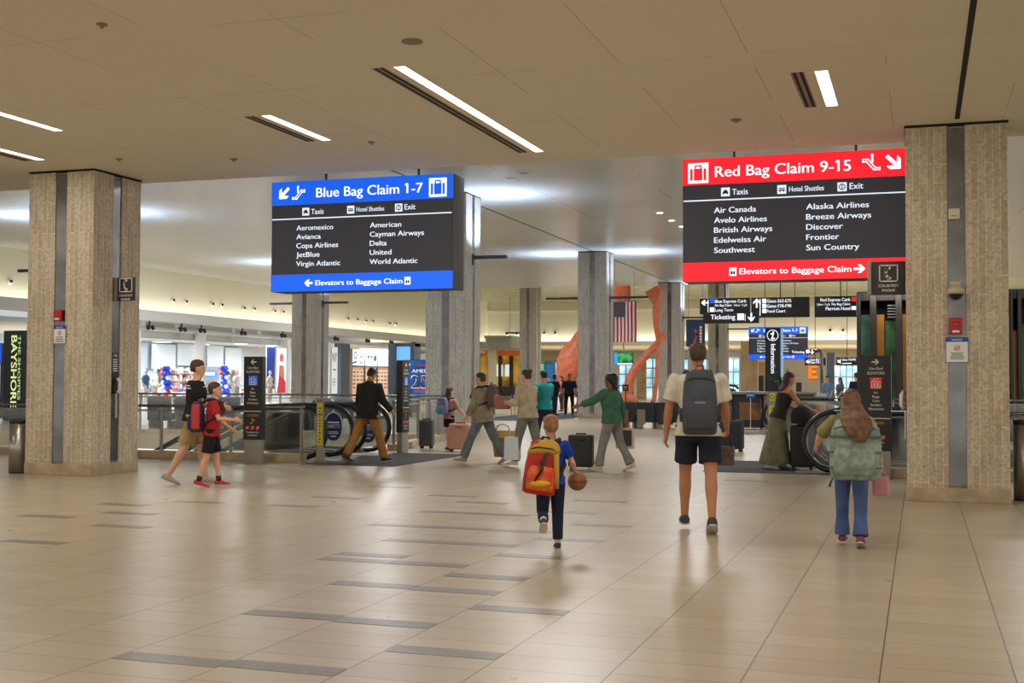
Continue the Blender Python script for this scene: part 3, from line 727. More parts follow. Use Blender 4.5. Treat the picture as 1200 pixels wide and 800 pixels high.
# ---------------------------------------------------------------- glass balustrades round the wells
def balustrade(name_lb, a, b, rail=1.0, curb=.15, step=1.5, top2=True, cut=0):
    a = Vector((a[0], a[1], 0)); b = Vector((b[0], b[1], 0)); L = (b-a).length; rz = math.atan2(b.y-a.y, b.x-a.x)
    t = thing('glass_balustrade', name_lb, 'railing', a, rz)
    if curb: MB().box(0, L, 0, .26, 0, curb, .006).build('curb', M_TRAV, t)
    n = max(1, round(L/step))
    for k in range(n+1):
        x = min(max(L*k/n, .04), L-.04)
        MB().box(x-.018, x+.018, .1, .16, curb, rail-.02).build('post', M_STEELD, t)
    for k in range(n):
        x0, x1 = L*k/n+.06, L*(k+1)/n-.06
        MB().box(x0, x1, .124, .136, curb+.05, rail-.09).build('glass_pane', M_GLASS, t)
    MB().tube([(-.02, .13, rail), (L+.02, .13, rail)], .026, 10).build('top_rail', M_STEEL, t)
    if top2: MB().tube([(0, .13, rail-.085), (L, .13, rail-.085)], .014, 8).build('lower_rail', M_STEELD, t)
    return t
balustrade('glass balustrade in front of the left escalators, between left column and elevator totem', (-23.5, 19.49), (-10.36, 19.49), .97)
balustrade('glass balustrade on the far side of the left escalator well', (-23.5, 28.4), (-11.2, 28.4), 1.08, .12, 1.8)
balustrade('glass balustrade on the near right of the well behind the second elevator totem', (-10.2, 23.5), (-11.1, 28.3), 1.02, .14, 1.2)
balustrade('glass balustrade in front of the right escalators beside the right column', (-1.25, 19.68), (13.5, 19.68), 1.0)
balustrade('glass balustrade behind the right escalators', (-.6, 28.4), (13.5, 28.4), 1.08, .12, 1.8)
balustrade('glass balustrade along the head of the right well, behind the woman with the suitcase', (-.75, 23.3), (-.75, 28.3), 1.02, .12, 1.6)
balustrade('glass balustrade of the rear escalators behind the yellow posters', (-3.3, 35.9), (6, 35.9), 1.0, .14, 1.8)
t = thing('striped_post', 'slim post with yellow caution tape beside the nearest left escalator', 'post', AY(375, 520, 19.9)-Vector((0, 0, AY(375, 520, 19.9).z)))
MB().box(-.07, .07, -.01, .01, .05, 1.06).build('plate', M('post_beige', (150, 142, 128), .5), t)
MB().box(-.09, .09, -.05, .05, 0, .05).build('foot', M_STEELD, t)
y_ = M('safety_yellow', (226, 190, 30), .5)
for z0, z1 in ((.86, 1.05), (.30, .82)): MB().box(-.045, .045, -.014, -.009, z0, z1).build('yellow_tape', M('caution_yellow', (222, 198, 36), .5), t)
f = Flat(-.0155)
for k in range(12): f.rect(-.02, .34+k*.055, .02 if k % 2 else .01, .365+k*.055)
f.build('tape_marks', M_BLACK, t)

# yellow caution posters on a glass stand by the rear escalator
p = G(906, 507); t = thing('caution_poster_stand', 'steel stand with yellow caution posters beside the rear escalator', 'sign', p)
s_ = p.y*.99/1446.5
MB().box(-.14, .26, 0, .03, .1, 1.18).build('plate', M('stand_grey', (150, 150, 150), .4, .3), t)
for x in (-.14, .26): MB().box(x-.02, x+.02, -.01, .05, 0, 1.2).build('upright', M_STEEL, t)
MB().box(-.2, .32, -.15, .2, 0, .03).build('foot', M_STEELD, t)
yl = M('poster_yellow', (228, 216, 20), .5)
MB().box(-.09, .06, -.01, 0, .92, 1.14).build('poster', yl, t); MB().box(-.12, .2, -.01, 0, .2, .78).build('poster', yl, t)
f = Flat(-.0125).text('CAUTION', .04, .68, .06, .26, 'C').arrow(.08, .48, .28, 90, .05).stroke([(-.08, .36), (-.08, .5)], .04).rect(-.1, .24, .18, .27).ring(-.015, 1.03, .06, .02)
f.build('lettering', M_BLACK, t)

# ---------------------------------------------------------------- elevator totems
def totem(loc, rz, label, who, col, arrow_ang, w=.36):
    t = thing('elevator_totem', label, 'sign', loc, rz); d = .13; z0 = .42; z1 = 1.86
    MB().box(-w/2+.015, w/2-.015, .01, d-.01, 0, z0, .004).build('plinth', M_STEELD, t)
    MB().box(-w/2, w/2, 0, d, z0, z1, .006).build('panel', M('totem_black', (40, 36, 36), .45), t)
    f = Flat(-.003)
    f.arrow(0, 1.765, .1, arrow_ang, .022); f.text('Use '+who, 0, 1.645, .045, .2, 'C'); f.text('ELEVATORS', 0, 1.575, .045, .25, 'C')
    for k, s in enumerate(('for', 'Bags', 'Carts', 'Strollers', 'Wheelchairs')): f.text(s, 0, 1.285-.062*k, .038, (.06, .1, .1, .16, .23)[k], 'C')
    f.rect(-w/2+.015, .905, w/2-.015, .918); f.text('Prohibited On', 0, .535, .03, .23, 'C'); f.text('Escalators', 0, .485, .03, .18, 'C')
    f.build('lettering', M_LETW, t)
    MB().box(-.085, .085, -.006, .0, 1.36, 1.53).build('elevator_symbol', M('symbol_'+who, col, .4, emit=.25), t)
    g = Flat(-.008).stroke([(-.06, 1.375), (.06, 1.375), (.06, 1.47), (-.06, 1.47)], .012, True).rect(-.035, 1.39, -.01, 1.45).rect(.01, 1.39, .035, 1.45).poly([(-.04, 1.49), (-.01, 1.49), (-.025, 1.515)]).poly([(.01, 1.515), (.04, 1.515), (.025, 1.49)])
    g.build('symbol_lines', M_LETW, t)
    Flat(-.003).text('CAUTION', 0, .82, .045, .21, 'C').build('caution_lettering', M('caution_orange', (226, 140, 40), .5), t)
    h = Flat(-.003); i_escal(h, 0, .74, .1, 1); h.build('escalator_symbol', M('caution_gold', (214, 170, 60), .5), t)
    r = Flat(-.003)
    for k in (-1, 0, 1): r.disc(k*.1, .625, .038)
    r.build('prohibition_discs', M('disc_red', (190, 40, 46), .5), t)
    q = Flat(-.005)
    for k in (-1, 0, 1): q.stroke([(k*.1-.02, .61), (k*.1+.02, .645)], .01)
    q.build('disc_marks', M_LETW, t)
    return t
p = G(295.5, 543.5); totem((p.x, p.y, 0), R(2), 'black totem sign to the blue elevators, beside the left balustrade', 'Blue', (40, 100, 220), 180)
p = G(467, 531); totem((p.x+.1, p.y+.12, 0), R(91), 'black totem seen edge on, behind the man in the dark jacket', 'Blue', (60, 70, 190), 0)
p = AY(1027, 551, 19.48); totem((p.x, 19.48, 0), R(-2), 'black totem sign to the red elevators, beside the right column', 'Red', (214, 36, 44), 0, .44)

# ---------------------------------------------------------------- litter bins
def bin_(p, r, h, lb):
    t = thing('litter_bin', lb, 'bin', p)
    MB().lathe((0, 0, 0), [(0, .02), (r, .02), (r, h-.06), (0, h-.06)], 28).build('body', M('bin_steel', (170, 164, 156), .3, .9, noise=.08, scale=4), t)
    MB().lathe((0, 0, 0), [(0, 0), (r*.97, 0), (r*.97, .025), (0, .025)], 28).build('foot_ring', M_BLACK, t)
    MB().lathe((0, 0, 0), [(0, h-.06), (r*1.01, h-.06), (r*1.01, h-.01), (r*.9, h), (r*.75, h), (r*.7, h-.04), (0, h-.04)], 28).build('lid', M_BLACK, t)
bin_(G(21.5, 554), .145, .83, 'round steel litter bin with black rim left of the left column')
p = G(1200, 586); bin_(p, .12, 1.0, 'dark litter bin at the right edge of the picture')

# ---------------------------------------------------------------- furniture in the far hall
def bench(p, w, lb, col, group=None, arm=True, h=.82, rz=0):
    t = thing('lounge_seat', lb, 'seat', p, rz, group)
    up = M('vinyl_black', (36, 38, 46), .5); sd = M('panel_'+str(col), col, .5)
    MB().box(0, w, .15, .75, .22, .44, .04).build('seat', up, t)
    MB().box(0, w, 0, .16, .2, h, .03).build('backrest', up, t)
    if arm:
        MB().box(w*.08, w*.5, -.03, .02, .14, h-.22, .01).build('back_panel', sd, t)
    for x in (.06, w-.06):
        MB().box(x-.03, x+.03, .05, .7, 0, .2).build('leg', M_STEELD, t)
    return t
p = AY(729, 503, 37.5); bench((p.x, 37.5, 0), .4, 'dark lounge seat with a reddish side behind the woman in green', (150, 80, 66))
p = AY(745, 500, 37.5); bench((p.x, 37.5, 0), .6, 'lounge seat with a beige back panel right of the woman in green', (150, 136, 110))
p = AY(768, 500, 37.5); bench((p.x, 37.5, 0), 1.1, 'dark lounge seat partly behind the tall column and the man with the backpack', (44, 46, 56))
for k, (px, py) in enumerate(((338, 503), (364, 503), (392, 503), (412, 503))):
    p = AY((215, 378, 403, 434)[k], 480, 31.5)
    t = thing('airport_chair', ['black waiting chair behind the far balustrade, partly behind the walking pair', 'black waiting chair behind the far balustrade, right of the striped post', 'black waiting chair behind the far balustrade, just left of the man in the jacket', 'black waiting chair behind the far balustrade, hidden by the man in the jacket'][k], 'chair', (p.x, 31.5, 0), 0, 'black chairs behind the left escalators')
    bl = M('vinyl_black', (36, 38, 46), .5)
    MB().tube([(-.3, 0, .82), (-.2, 0, .90), (0, 0, .93), (.2, 0, .90), (.3, 0, .82)], .05, 8).build('back_rim', bl, t)
    MB().box(-.3, .3, -.04, .04, .42, .88, .03).build('backrest', bl, t)
    MB().box(-.3, .3, 0, .5, .38, .46, .03).build('seat', bl, t)
    for x in (-.27, .27): MB().box(x-.02, x+.02, .02, .46, 0, .4).build('leg', M_STEELD, t)
for k, px in enumerate((172, 205, 252)):
    p = AY(px, 500, 32.5)
    bench((p.x, 32.5, 0), .78, ('charcoal lounge chair behind the rail at the left column', 'charcoal lounge chair behind the walking man', 'charcoal lounge chair behind the child with the red bag')[k], (60, 62, 66), None, False, .95)
# information desk
a = AY(838, 505, 38.6); b = AY(934, 505, 38.6)
t = thing('information_desk', 'long information desk with grey top and wood front', 'desk', (a.x, 38.6, 0)); w = b.x-a.x
MB().box(-.1, w+.6, -.1, .8, 1.08, 1.16, .008).build('worktop', M('desk_top', (168, 166, 160), .4), t)
MB().box(0, w+.5, .1, .7, .04, 1.08).build('carcass', M('desk_dark', (60, 60, 64), .5), t)
wd = M('oak_wood', (168, 116, 66), .5, c2=(140, 92, 50), scale=5)
MB().box(.75, w*.56, .04, .12, .28, .82, .004).build('wood_panel', wd, t)
MB().box(w*.6, w+.5, .04, .12, .06, 1.05, .004).build('side_panel', M('desk_grey', (150, 146, 140), .5), t)
for x in (.1, .5, w*.57): MB().cyl((x, 0), .03, 0, 1.1, 10).build('leg', M_STEEL, t)
planter(AY(913, 466, 38.0).x, 38.95, 1.16, 'green leafy plant on the information desk beside the totem', .16, 1.0)
p = AY(853, 458, 38.0)
t = thing('desk_phone', 'black phone set on the left of the information desk', 'phone', (p.x, 38.9, 1.16))
MB().prism([(-.12, 0), (.12, 0), (.1, .06), (-.1, .12)], -.1, .1, 'xz').build('base', M_BLACK, t)
MB().tube([(-.2, 0, .1), (-.16, 0, .2), (.1, 0, .18), (.2, 0, .08)], .04, 8).build('handset', M_BLACK, t)
p = AY(878, 466, 37.6)
t = thing('desk_sign', 'small blue sign on a thin stand in front of the information desk', 'sign', (p.x, 37.9, 0))
MB().cyl((0, 0), .012, .02, 1.05, 8).build('stem', M_WHITE, t); MB().cyl((0, 0), .15, 0, .02, 16).build('base', M_STEELD, t)
MB().box(-.13, .13, -.02, .02, .98, 1.13, .006).build('plate', M('desk_sign_blue', (40, 120, 220), .4), t)
Flat(-.0225).rect(-.09, 1.04, .09, 1.07).build('lettering', M_LETW, t)
p = AY(846, 502, 37)
for px, lb in ((958, 'pale counter with a stone top behind the tall escalator loop'),):
    a = AY(938, 480, 44); b = AY(966, 480, 44)
    t = thing('service_counter', lb, 'counter', (a.x, 44, 0)); w = b.x-a.x
    MB().box(-.05, w+.05, -.05, .9, .95, 1.06, .006).build('worktop', M_GREYP, t); MB().box(0, w, 0, .8, 0, .95).build('body', wd, t)
a = AY(985, 478, 46); t = thing('service_counter', 'low stone shelf counter left of the red elevator totem', 'counter', (a.x, 46, 0))
MB().box(0, 3, -.05, .6, .82, .92, .006).build('worktop', M_WHITE, t); MB().box(.05, 2.95, 0, .55, 0, .82).build('body', M('desk_brown', (120, 96, 74), .5), t)
# planters row far behind the benches
for k, px in enumerate((744, 761)):
    p = AY(px, 470, 58); planter(p.x, 58, 0, ('left', 'right')[k]+' one of two leafy dark planters between the sculpture legs', .21, .8)
# blue stools / mesh chairs left of the uniformed men
for k, px in enumerate((605, 619, 633)):
    p = AY(px, 482, 50)
    t = thing('mesh_chair', ('left', 'middle', 'right')[k]+' one of three pale mesh chairs left of the uniformed men', 'chair', (p.x, 50, 0), 0, 'mesh chairs in the far hall')
    mb = MB()
    for q in range(5): mb.box(-.24+q*.12-.012, -.24+q*.12+.012, -.012, .012, .45, .86)
    for q in range(4): mb.box(-.26, .26, -.012, .012, .48+q*.12, .50+q*.12)
    mb.build('backrest', M('mesh_pale', (170, 186, 206), .4), t)
    MB().box(-.25, .25, 0, .48, .42, .46, .01).build('seat', bpy.data.materials['mesh_pale'], t)
    for x in (-.22, .22):
        for y in (.02, .44): MB().cyl((x, y), .016, 0, .43, 6).build('leg', M_STEEL, t)
# stanchion sign
p = G(733, 500); p = AY(733, 500, 39)
t = thing('stanchion_sign', 'thin black stanchion with a small sign head beside the woman in green', 'sign', (p.x, 39, 0))
MB().cyl((0, 0), .16, 0, .03, 18).build('base', M_BLACK, t); MB().cyl((0, 0), .022, .02, 1.2, 8).build('pole', M_BLACK, t)
MB().box(-.1, .1, -.02, .02, 1.15, 1.36, .006).build('head', M_BLACK, t); Flat(-.023).rect(-.05, 1.2, .05, 1.22).rect(-.05, 1.25, .05, 1.3).build('lettering', M('print_pale', (170, 170, 170)), t)

# ---------------------------------------------------------------- coral sculpture, flag, monitors
def coral():
    m = bpy.data.materials.new('coral_skin'); m.use_nodes = True; nt = m.node_tree; b = nt.nodes['Principled BSDF']
    tc = node(nt, 'ShaderNodeTexCoord'); v = node(nt, 'ShaderNodeTexVoronoi'); v.inputs['Scale'].default_value = 5; nt.links.new(tc.outputs['Object'], v.inputs['Vector'])
    nt.links.new(mixc(nt, v.outputs['Distance'], (196, 92, 60), (226, 130, 92)), b.inputs['Base Color']); b.inputs['Roughness'].default_value = .45
    return m
MC = coral(); Ys = 62
q = lambda x, y, Y=Ys: AY(x, y, Y)
t = thing('sculpture', 'large coral coloured abstract sculpture of a bulb and bent tubes behind the columns', 'sculpture', (-15, Ys, 0))
o_ = Vector((-15, Ys, 0))
def blob(pts, name):
    MB().tube([q(x, y)-o_ for x, y, r in pts], [r*(.040 if name == 'bulb' else .031) for x, y, r in pts], 20, up=(0, 1, 0)).build(name, MC, t)
blob([(661, 479, 2), (661, 466, 3), (662, 456, 6), (663, 448, 11), (666, 437, 16), (668, 424, 17.5), (670, 414, 15), (676, 404, 10.5), (684, 395, 12), (691, 388, 12), (700, 384, 7), (706, 383, 2)], 'bulb')
blob([(733, 479.3, 6), (734, 470, 8), (736, 458, 8), (738, 445, 8), (744, 432, 6.5), (756, 418, 6), (768, 404, 5.5), (774, 398, 5), (779, 390, 4)], 'bent_tube')
blob([(764, 479.3, 4), (767, 464, 4), (770, 440, 3.5), (771, 415, 3.5), (771, 395, 4), (769, 378, 5.5), (769, 365, 6.5), (770, 352, 5), (771, 343, 4), (766, 337, 3)], 'upright_tube')
mb = MB(); pp = [q(x, y)-o_ for x, y in ((757, 343), (771, 335), (776, 341), (770, 362))]
mb.prism([(v.x, v.z) for v in pp], -.3, .3); mb.build('crown_facet', MC, t)
MB().tube([q(728, 462)-o_, q(742, 470)-o_, q(742, 471.5)-o_], [.28, .3, .12], 14).build('foot_bulb', MC, t)
# hanging flag
a = AY(718, 401, 57.5); b = AY(746, 353, 57.5); w = b.x-a.x; h = b.z-a.z
t = thing('national_flag', 'large national flag hanging upright with vertical stripes', 'flag', (a.x, 57.5, a.z))
w0 = -.25*w*0
stripe = w/13*1.0
fr, fw = MB(), MB()
def wav(x, z): return .05*math.sin(x*5)+.03*math.sin(z*3)
for k in range(13):
    mb = fr if k % 2 == 0 else fw; x0, x1 = k*stripe, (k+1)*stripe
    zt = 0; N = 10; top = h
    vs = []; 
    for j in range(N+1):
        z = h*j/N
        vs.append([(x0, wav(x0, z)-.01, z), (x1, wav(x1, z)-.01, z), (x1, wav(x1, z)+.01, z), (x0, wav(x0, z)+.01, z)])
    mb.loft(vs, False)
fr.build('red_stripes', M('flag_red', (170, 24, 44), .7), t); fw.build('white_stripes', M('flag_white', (226, 220, 216), .7), t)
cx1 = w*.54; cz0 = h*.62; cb = MB(); vs = []
for j in range(7):
    z = cz0+(h-cz0)*j/6
    vs.append([(x, wav(x, z)-.02, z) for x in [cx1*i/6 for i in range(7)]]+[(x, wav(x, z)+.015, z) for x in [cx1*i/6 for i in range(6, -1, -1)]])
cb.loft(vs, False); cb.build('canton', M('flag_blue', (22, 30, 78), .7), t)
st = MB()
for r_ in range(9):
    for c_ in range(6 if r_ % 2 == 0 else 5):
        x = cx1*(c_+.5+(0 if r_ % 2 == 0 else .5))/6; z = cz0+(h-cz0)*(r_+.5)/9; rr = .024
        pl = [(x+(rr if i % 2 == 0 else rr*.42)*math.sin(PI*i/5), z+(rr if i % 2 == 0 else rr*.42)*math.cos(PI*i/5)) for i in range(10)]
        y = wav(x, z); st.prism(pl, y-.05, y-.02)
st.build('stars', M('flag_white', (226, 220, 216), .7), t)
MB().tube([(-.1, 0, h+.02), (w+.1, 0, h+.02)], .03, 8).build('pole', M_STEELD, t)
for x in (.1, w-.1): MB().cyl((x, 0), .012, h, HZ-a.z, 6).build('cord', M_STEELD, t)
a = AY(718.5, 353, 70); b = AY(738, 336, 70)
t = thing('hanging_banner', 'rust orange banner hanging above the flag', 'banner', (a.x, 70, a.z))
MB().box(0, b.x-a.x, -.15, .15, 0, 8.0-a.z-.8, .02).build('cloth', M('rust_cloth', (176, 74, 40), .7, noise=.1, scale=4), t)
for x in (.1, b.x-a.x-.1): MB().cyl((x, 0), .02, 8.0-a.z-.82, 8.0-a.z, 6).build('cord', M_STEELD, t)
def monitor(px0, py0, px1, py1, Y, label, paint, top, name='monitor', stand=None):
    a = AY(px0, py1, Y); b = AY(px1, py0, Y); w, h = b.x-a.x, b.z-a.z
    t = thing(name, label, 'screen', (a.x, Y, a.z))
    MB().box(0, w, 0, .12, 0, h, .008).build('housing', M_BLACK, t)
    paint(t, w, h)
    if top: MB().cyl((w/2, .06), .035, h, top-a.z, 8).build('mount_pole', M_STEELD, t)
    if stand == 'floor':
        for x in (w*.15, w*.85): MB().box(x-.04, x+.04, .02, .1, -a.z, .02).build('leg', M_CHAR, t)
        MB().box(w*.05, w*.95, -.15, .3, -a.z, -a.z+.04).build('foot', M_CHAR, t)
    return t
def scr(t, c, x0, x1, z0, z1, nm='screen', e=1.0, y=-.006, c2=None, sc_=8):
    MB().box(x0, x1, y, .01, z0, z1).build(nm, M(nm+str(c)+str(c2), c, .3, emit=e, c2=c2, scale=sc_), t)
def weather(t, w, h):
    scr(t, (40, 150, 220), .03, w*.2, .03, h-.03, 'side_panel'); scr(t, (60, 170, 90), w*.2, w-.03, h*.2, h-.03, 'map', .9, -.006, (30, 60, 50), 3); scr(t, (200, 220, 230), w*.2, w-.03, .03, h*.18, 'ticker')
monitor(719, 412.5, 742, 428, 66, 'hanging monitor with a green weather map below the flag', weather, 8.0)
def board(t, w, h):
    scr(t, (40, 170, 110), .04, w*.62, .04, h-.04, 'departures', .7)
    scr(t, (40, 110, 170), w*.66, w-.04, .04, h-.04, 'arrivals', .5)
    f = Flat(-.0085)
    for k in range(9): f.rect(.1, h*(.08+.1*k), w*.2, h*(.11+.1*k)); f.rect(w*.25, h*(.08+.1*k), w*.56, h*(.11+.1*k))
    f.build('rows', M('row_green', (150, 240, 190), .4, emit=.8), t)
monitor(619, 425, 650, 452, 84, 'green flight board behind the uniformed men', board, None, 'flight_board', 'floor')
# shops along the left wall
SHOPW = M('shop_white', (226, 230, 234), .5); SHOPC = M('shop_ceiling', (220, 224, 226), .6)
struct('ceiling_shop', MB().box(-46.6, XW-.6, 20, 97, 3.75, 3.95), SHOPC)
struct('wall_shop', MB().box(-44.2, -44, 20, 97, 0, 3.75), M('shop_back', (190, 204, 216), .6))
for y in (47, 55, 63, 72, 82):
    area_light('shop_area_light', (-38.5, y, 3.72), 5, 800, (.93, .97, 1), size_y=5)
# ceiling light strips and hanging grey panels in the shops
for k, (px, py) in enumerate(((190, 400), (235, 403), (285, 402), (322, 404))):
    p = G(px, py, 3.74)
    t = thing('shop_light_panel', 'bright ceiling light panel deep in the white shop', 'light', p, 0, 'light panels in the shop ceiling')
    MB().box(-.5, .5, -.35, .35, -.03, .01, .006).build('frame', M_WHITE, t); MB().box(-.46, .46, -.31, .31, -.04, -.02).build('diffuser', M_LAMPC, t)
for k, (x0, x1) in enumerate(((168, 203), (206, 232), (234, 270), (273, 300), (304, 326), (328, 346))):
    a = AX(x0, 390, -34.6); b = AX(x1, 390, -34.6)
    t = thing('hanging_bulkhead', ('leftmost', 'second', 'third', 'fourth', 'fifth', 'rightmost')[k]+' of six pale grey bulkhead panels above the shop front, counted from the left column', 'panel', (-34.6, a.y, 3.45), 0)
    MB().box(-.12, .12, 0, b.y-a.y, 0, .73, .006).build('panel', M('bulkhead_grey', tuple(int(c-(k % 2)*8) for c in (184, 190, 194)), .6), t)
    MB().box(-.14, .14, 0, b.y-a.y, -.03, 0).build('edge_trim', M_GREYP, t)
for k, px in enumerate((175, 213, 236, 284, 331, 353, 393, 430, 458, 484)):
    p = AX(px, 383+(px-175)*.062, -33.9)
    t = thing('track_spotlight', 'black twin spotlight under the shop fascia', 'light', p, 0, 'twin track spotlights under the shop fascia')
    MB().box(-.03, .03, -.03, .03, .0, 4.2-p.z, 0).build('stem', M_BLACK, t)
    for s in (-1, 1):
        MB().tube([(.02, s*.16, .06), (.1, s*.2, -.12)], .085, 10).build('lamp_head', M_BLACK, t)
    MB().box(-.03, .03, -.2, .2, .0, .06).build('yoke', M_BLACK, t)
for k, (px, py) in enumerate(((11, 330), (202, 352), (217, 353.5), (248, 356.5), (259, 357.5), (285, 361), (297, 362), (321, 364.5), (331, 365.5), (407, 373.5), (418, 374.5), (428, 376), (436, 376.5), (456, 379), (463, 379.5))):
    p = AX(px, py, XW-.34)
    t = thing('wall_spot', 'small round wall spotlight on the cream wall above the shops', 'light', p, 0, 'paired wall spotlights above the shops')
    MB().lathe((0, 0, 0), [(0, 0), (.14, 0), (.12, .05), (.06, .07), (0, .07)], 14).xf(Matrix.Rotation(PI/2, 4, 'Y')).build('rim', M_WHITE, t)
    MB().ell((.09, 0, .02), .07, .06, .06, 8, 6).build('lamp', M_DARK, t)
for k, (px, py) in enumerate(((594, 391), (606, 391), (638, 390), (651, 390), (973, 387), (988, 387))):
    p = AY(px, py, 96.98)
    t = thing('wall_spot', 'small dark wall spotlight on the cream far wall', 'light', p, 0, 'spotlights on the far wall')
    MB().lathe((0, 0, 0), [(0, 0), (.16, 0), (.13, .05), (0, .06)], 12).xf(Matrix.Rotation(PI/2, 4, 'X')).build('rim', M_WHITE, t)
    MB().ell((0, -.1, 0), .1, .1, .1, 8, 6).build('lamp', M_DARK, t)
a = AY(593, 390, 90); b = AY(621, 388, 90)
t = thing('uplight_bar', 'thin dark light bar in front of the far cream wall, left of the distant column', 'light', (a.x, 90, a.z))
MB().box(0, b.x-a.x, -.08, .08, -.06, .06, .01).build('housing', M_CHAR, t)
for x in (.3, b.x-a.x-.3): MB().cyl((x, 0), .02, 0, 8.0-a.z, 6).build('cord', M_STEELD, t)
# shop front piers, portals
def pier(px0, px1, y0, y1, mat, lb, z1=3.75, name='shop_pier', dx=.5):
    a = AX(px0, 440, XW-.1); b = AX(px1, 440, XW-.1)
    t = thing(name, lb, 'pier', (XW-.1, a.y, 0))
    MB().box(-dx, 0, 0, b.y-a.y, 0, z1, .01).build('body', mat, t)
    MB().box(-dx-.02, .02, -.02, b.y-a.y+.02, 0, .14).build('plinth', M_STEELD, t)
M_SLATE = M('slate_blue_frame', (84, 96, 110), .5)
pier(156, 159.5, 0, 0, M_SLATE, 'dark slate frame at the left end of the white shop front')
pier(160, 165, 0, 0, SHOPW, 'white shop pier beside the left column')
pier(238, 241, 0, 0, SHOPW, 'slim white shop post above the walking man')
pier(337, 340, 0, 0, SHOPW, 'slim white post left of the grey column')
pier(386, 388, 0, 0, SHOPW, 'white edge of the shop front right of the grey column')
pier(400, 410, 0, 0, M_SLATE, 'slate portal left of the sunglasses wall')
def wall_panel(px0, py0, px1, py1, X, lb, mat, name='poster', cat='poster', extra=None, rim=True):
    a = AX(px0, py1, X); b = AX(px1, py0, X)
    t = thing(name, lb, cat, (X, a.y, a.z)); w = b.y-a.y; h = b.z-a.z
    if rim: MB().box(-.08, -.005, -.03, w+.03, -.03, h+.03, .006).build('frame', M_GREYP, t)
    MB().box(-.06, .01, 0, w, 0, h).build('print', mat, t)
    if a.z > .25: MB().box(-.06, -.02, w*.4, w*.6, -a.z, 0).build('stand', M_STEELD, t)
    if extra: extra(t, w, h)
    return t
def on_x(f, nm, mat, t):
    """sign drawn facing +X: x axis runs along +Y"""
    f.xf(Matrix(((0, -1, 0, .012), (1, 0, 0, 0), (0, 0, 1, 0), (0, 0, 0, 1)))); return MB.build(f, nm, mat, t, fix=False)
LIT = lambda n, c, e=.6, c2=None, s=4: M(n, c, .5, emit=e, c2=c2, scale=s)
wall_panel(312.5, 407, 322, 455, -36.5, 'tall royal blue panel in the white shop right of the elevator totem', LIT('royal_panel', (26, 56, 150), .3))
def tee(t, w, h):
    f = Flat(0); f.poly([(w*.2, h*.1), (w*.8, h*.1), (w*.8, h*.8), (w*.2, h*.8)]); f.poly([(0, h*.9), (w, h*.9), (w, h*.6), (0, h*.6)]); on_x(f, 'print_mark', M('poster_red', (170, 40, 50), .5), t)
    g = Flat(-.004); g.disc(w*.45, h*.72, w*.25); g.poly([(w*.3, h*.2), (w*.7, h*.15), (w*.65, h*.55), (w*.35, h*.55)]); on_x(g, 'figure_print', M('poster_skin', (214, 160, 140), .5, emit=.3), t)
def redposter(t, w, h):
    g = Flat(0); g.disc(w*.5, h*.78, w*.22); g.poly([(w*.15, h*.02), (w*.9, h*.02), (w*.75, h*.6), (w*.3, h*.62)]); on_x(g, 'figure_print', M('poster_coral', (216, 110, 90), .5, emit=.4), t)
    g = Flat(-.003); g.poly([(w*.05, h*.0), (w*.95, h*.0), (w*.95, h*.25), (w*.3, h*.4)]); on_x(g, 'dress_print', M('poster_rose', (196, 50, 66), .5, emit=.3), t)
wall_panel(323.5, 408, 335.5, 460, -33.95, 'backlit poster of a figure in red beside the grey column', LIT('poster_pale', (206, 226, 240), .8), extra=redposter)
for k, (x0, y0, x1, y1, lb) in enumerate(((178, 404, 206, 432, 'pale blue display panel at the left of the shop'), (208, 404, 240, 428, 'wide pale blue display panel behind the head of the walking man'), (243, 405, 262, 432, 'pale blue display panel right of the slim white post'), (264, 408, 283, 440, 'pale display panel left of the elevator totem'))):
    wall_panel(x0, y0, x1, y1, -43.7, lb, LIT('display_panel', (200, 212, 222), .15), rim=False)
# wall shelves with framed prints
for k, (x0, x1, lb) in enumerate(((203, 216, 'shelf unit of small wares behind the left balloon column'), (217, 231, 'shelf unit of small wares behind the walking man'), (274, 283, 'shelf unit of pale goods beside the right balloon column'))):
    a = AX(x0, 463, -41); b = AX(x1, 428, -41)
    t = thing('display_shelf', lb, 'shelf', (-41, a.y, 0)); w = b.y-a.y
    MB().box(-.4, -.36, 0, w, 0, 2.1).build('back_panel', SHOPW, t)
    for z in (.5, .95, 1.4, 1.85): MB().box(-.38, .1, 0, w, z-.03, z).build('shelf', M('shelf_wood', (170, 140, 110), .5), t)
    rnd = random.Random(k); g = MB()
    for z in (.95, 1.4, 1.85):
        y = .1
        while y < w-.3:
            hh = .15+.2*rnd.random(); ww = .14+.16*rnd.random(); g.box(-.25, .02, y, y+ww, z, z+hh, .01); y += ww+.05
    tag(g.build('small_wares', M('wares', (206, 196, 190), .5, c2=(120, 80, 90), scale=3), t), kind='stuff')
def blueword(t, w, h):
    f = Flat(0).rect(w*.12, h*.25, w*.88, h*.75); on_x(f, 'panel_mark', LIT('word_blue', (60, 120, 220), .6), t)
    g = Flat(-.004)
    for k in range(6): g.rect(w*(.2+.1*k), h*.4, w*(.26+.1*k), h*.62)
    on_x(g, 'lettering', M_SIGNW, t)
wall_panel(233, 430, 257, 446, -42.5, 'blue lettered shop sign behind the walking man', M('sign_pale', (140, 150, 160), .5), 'shop_sign', 'sign', blueword)
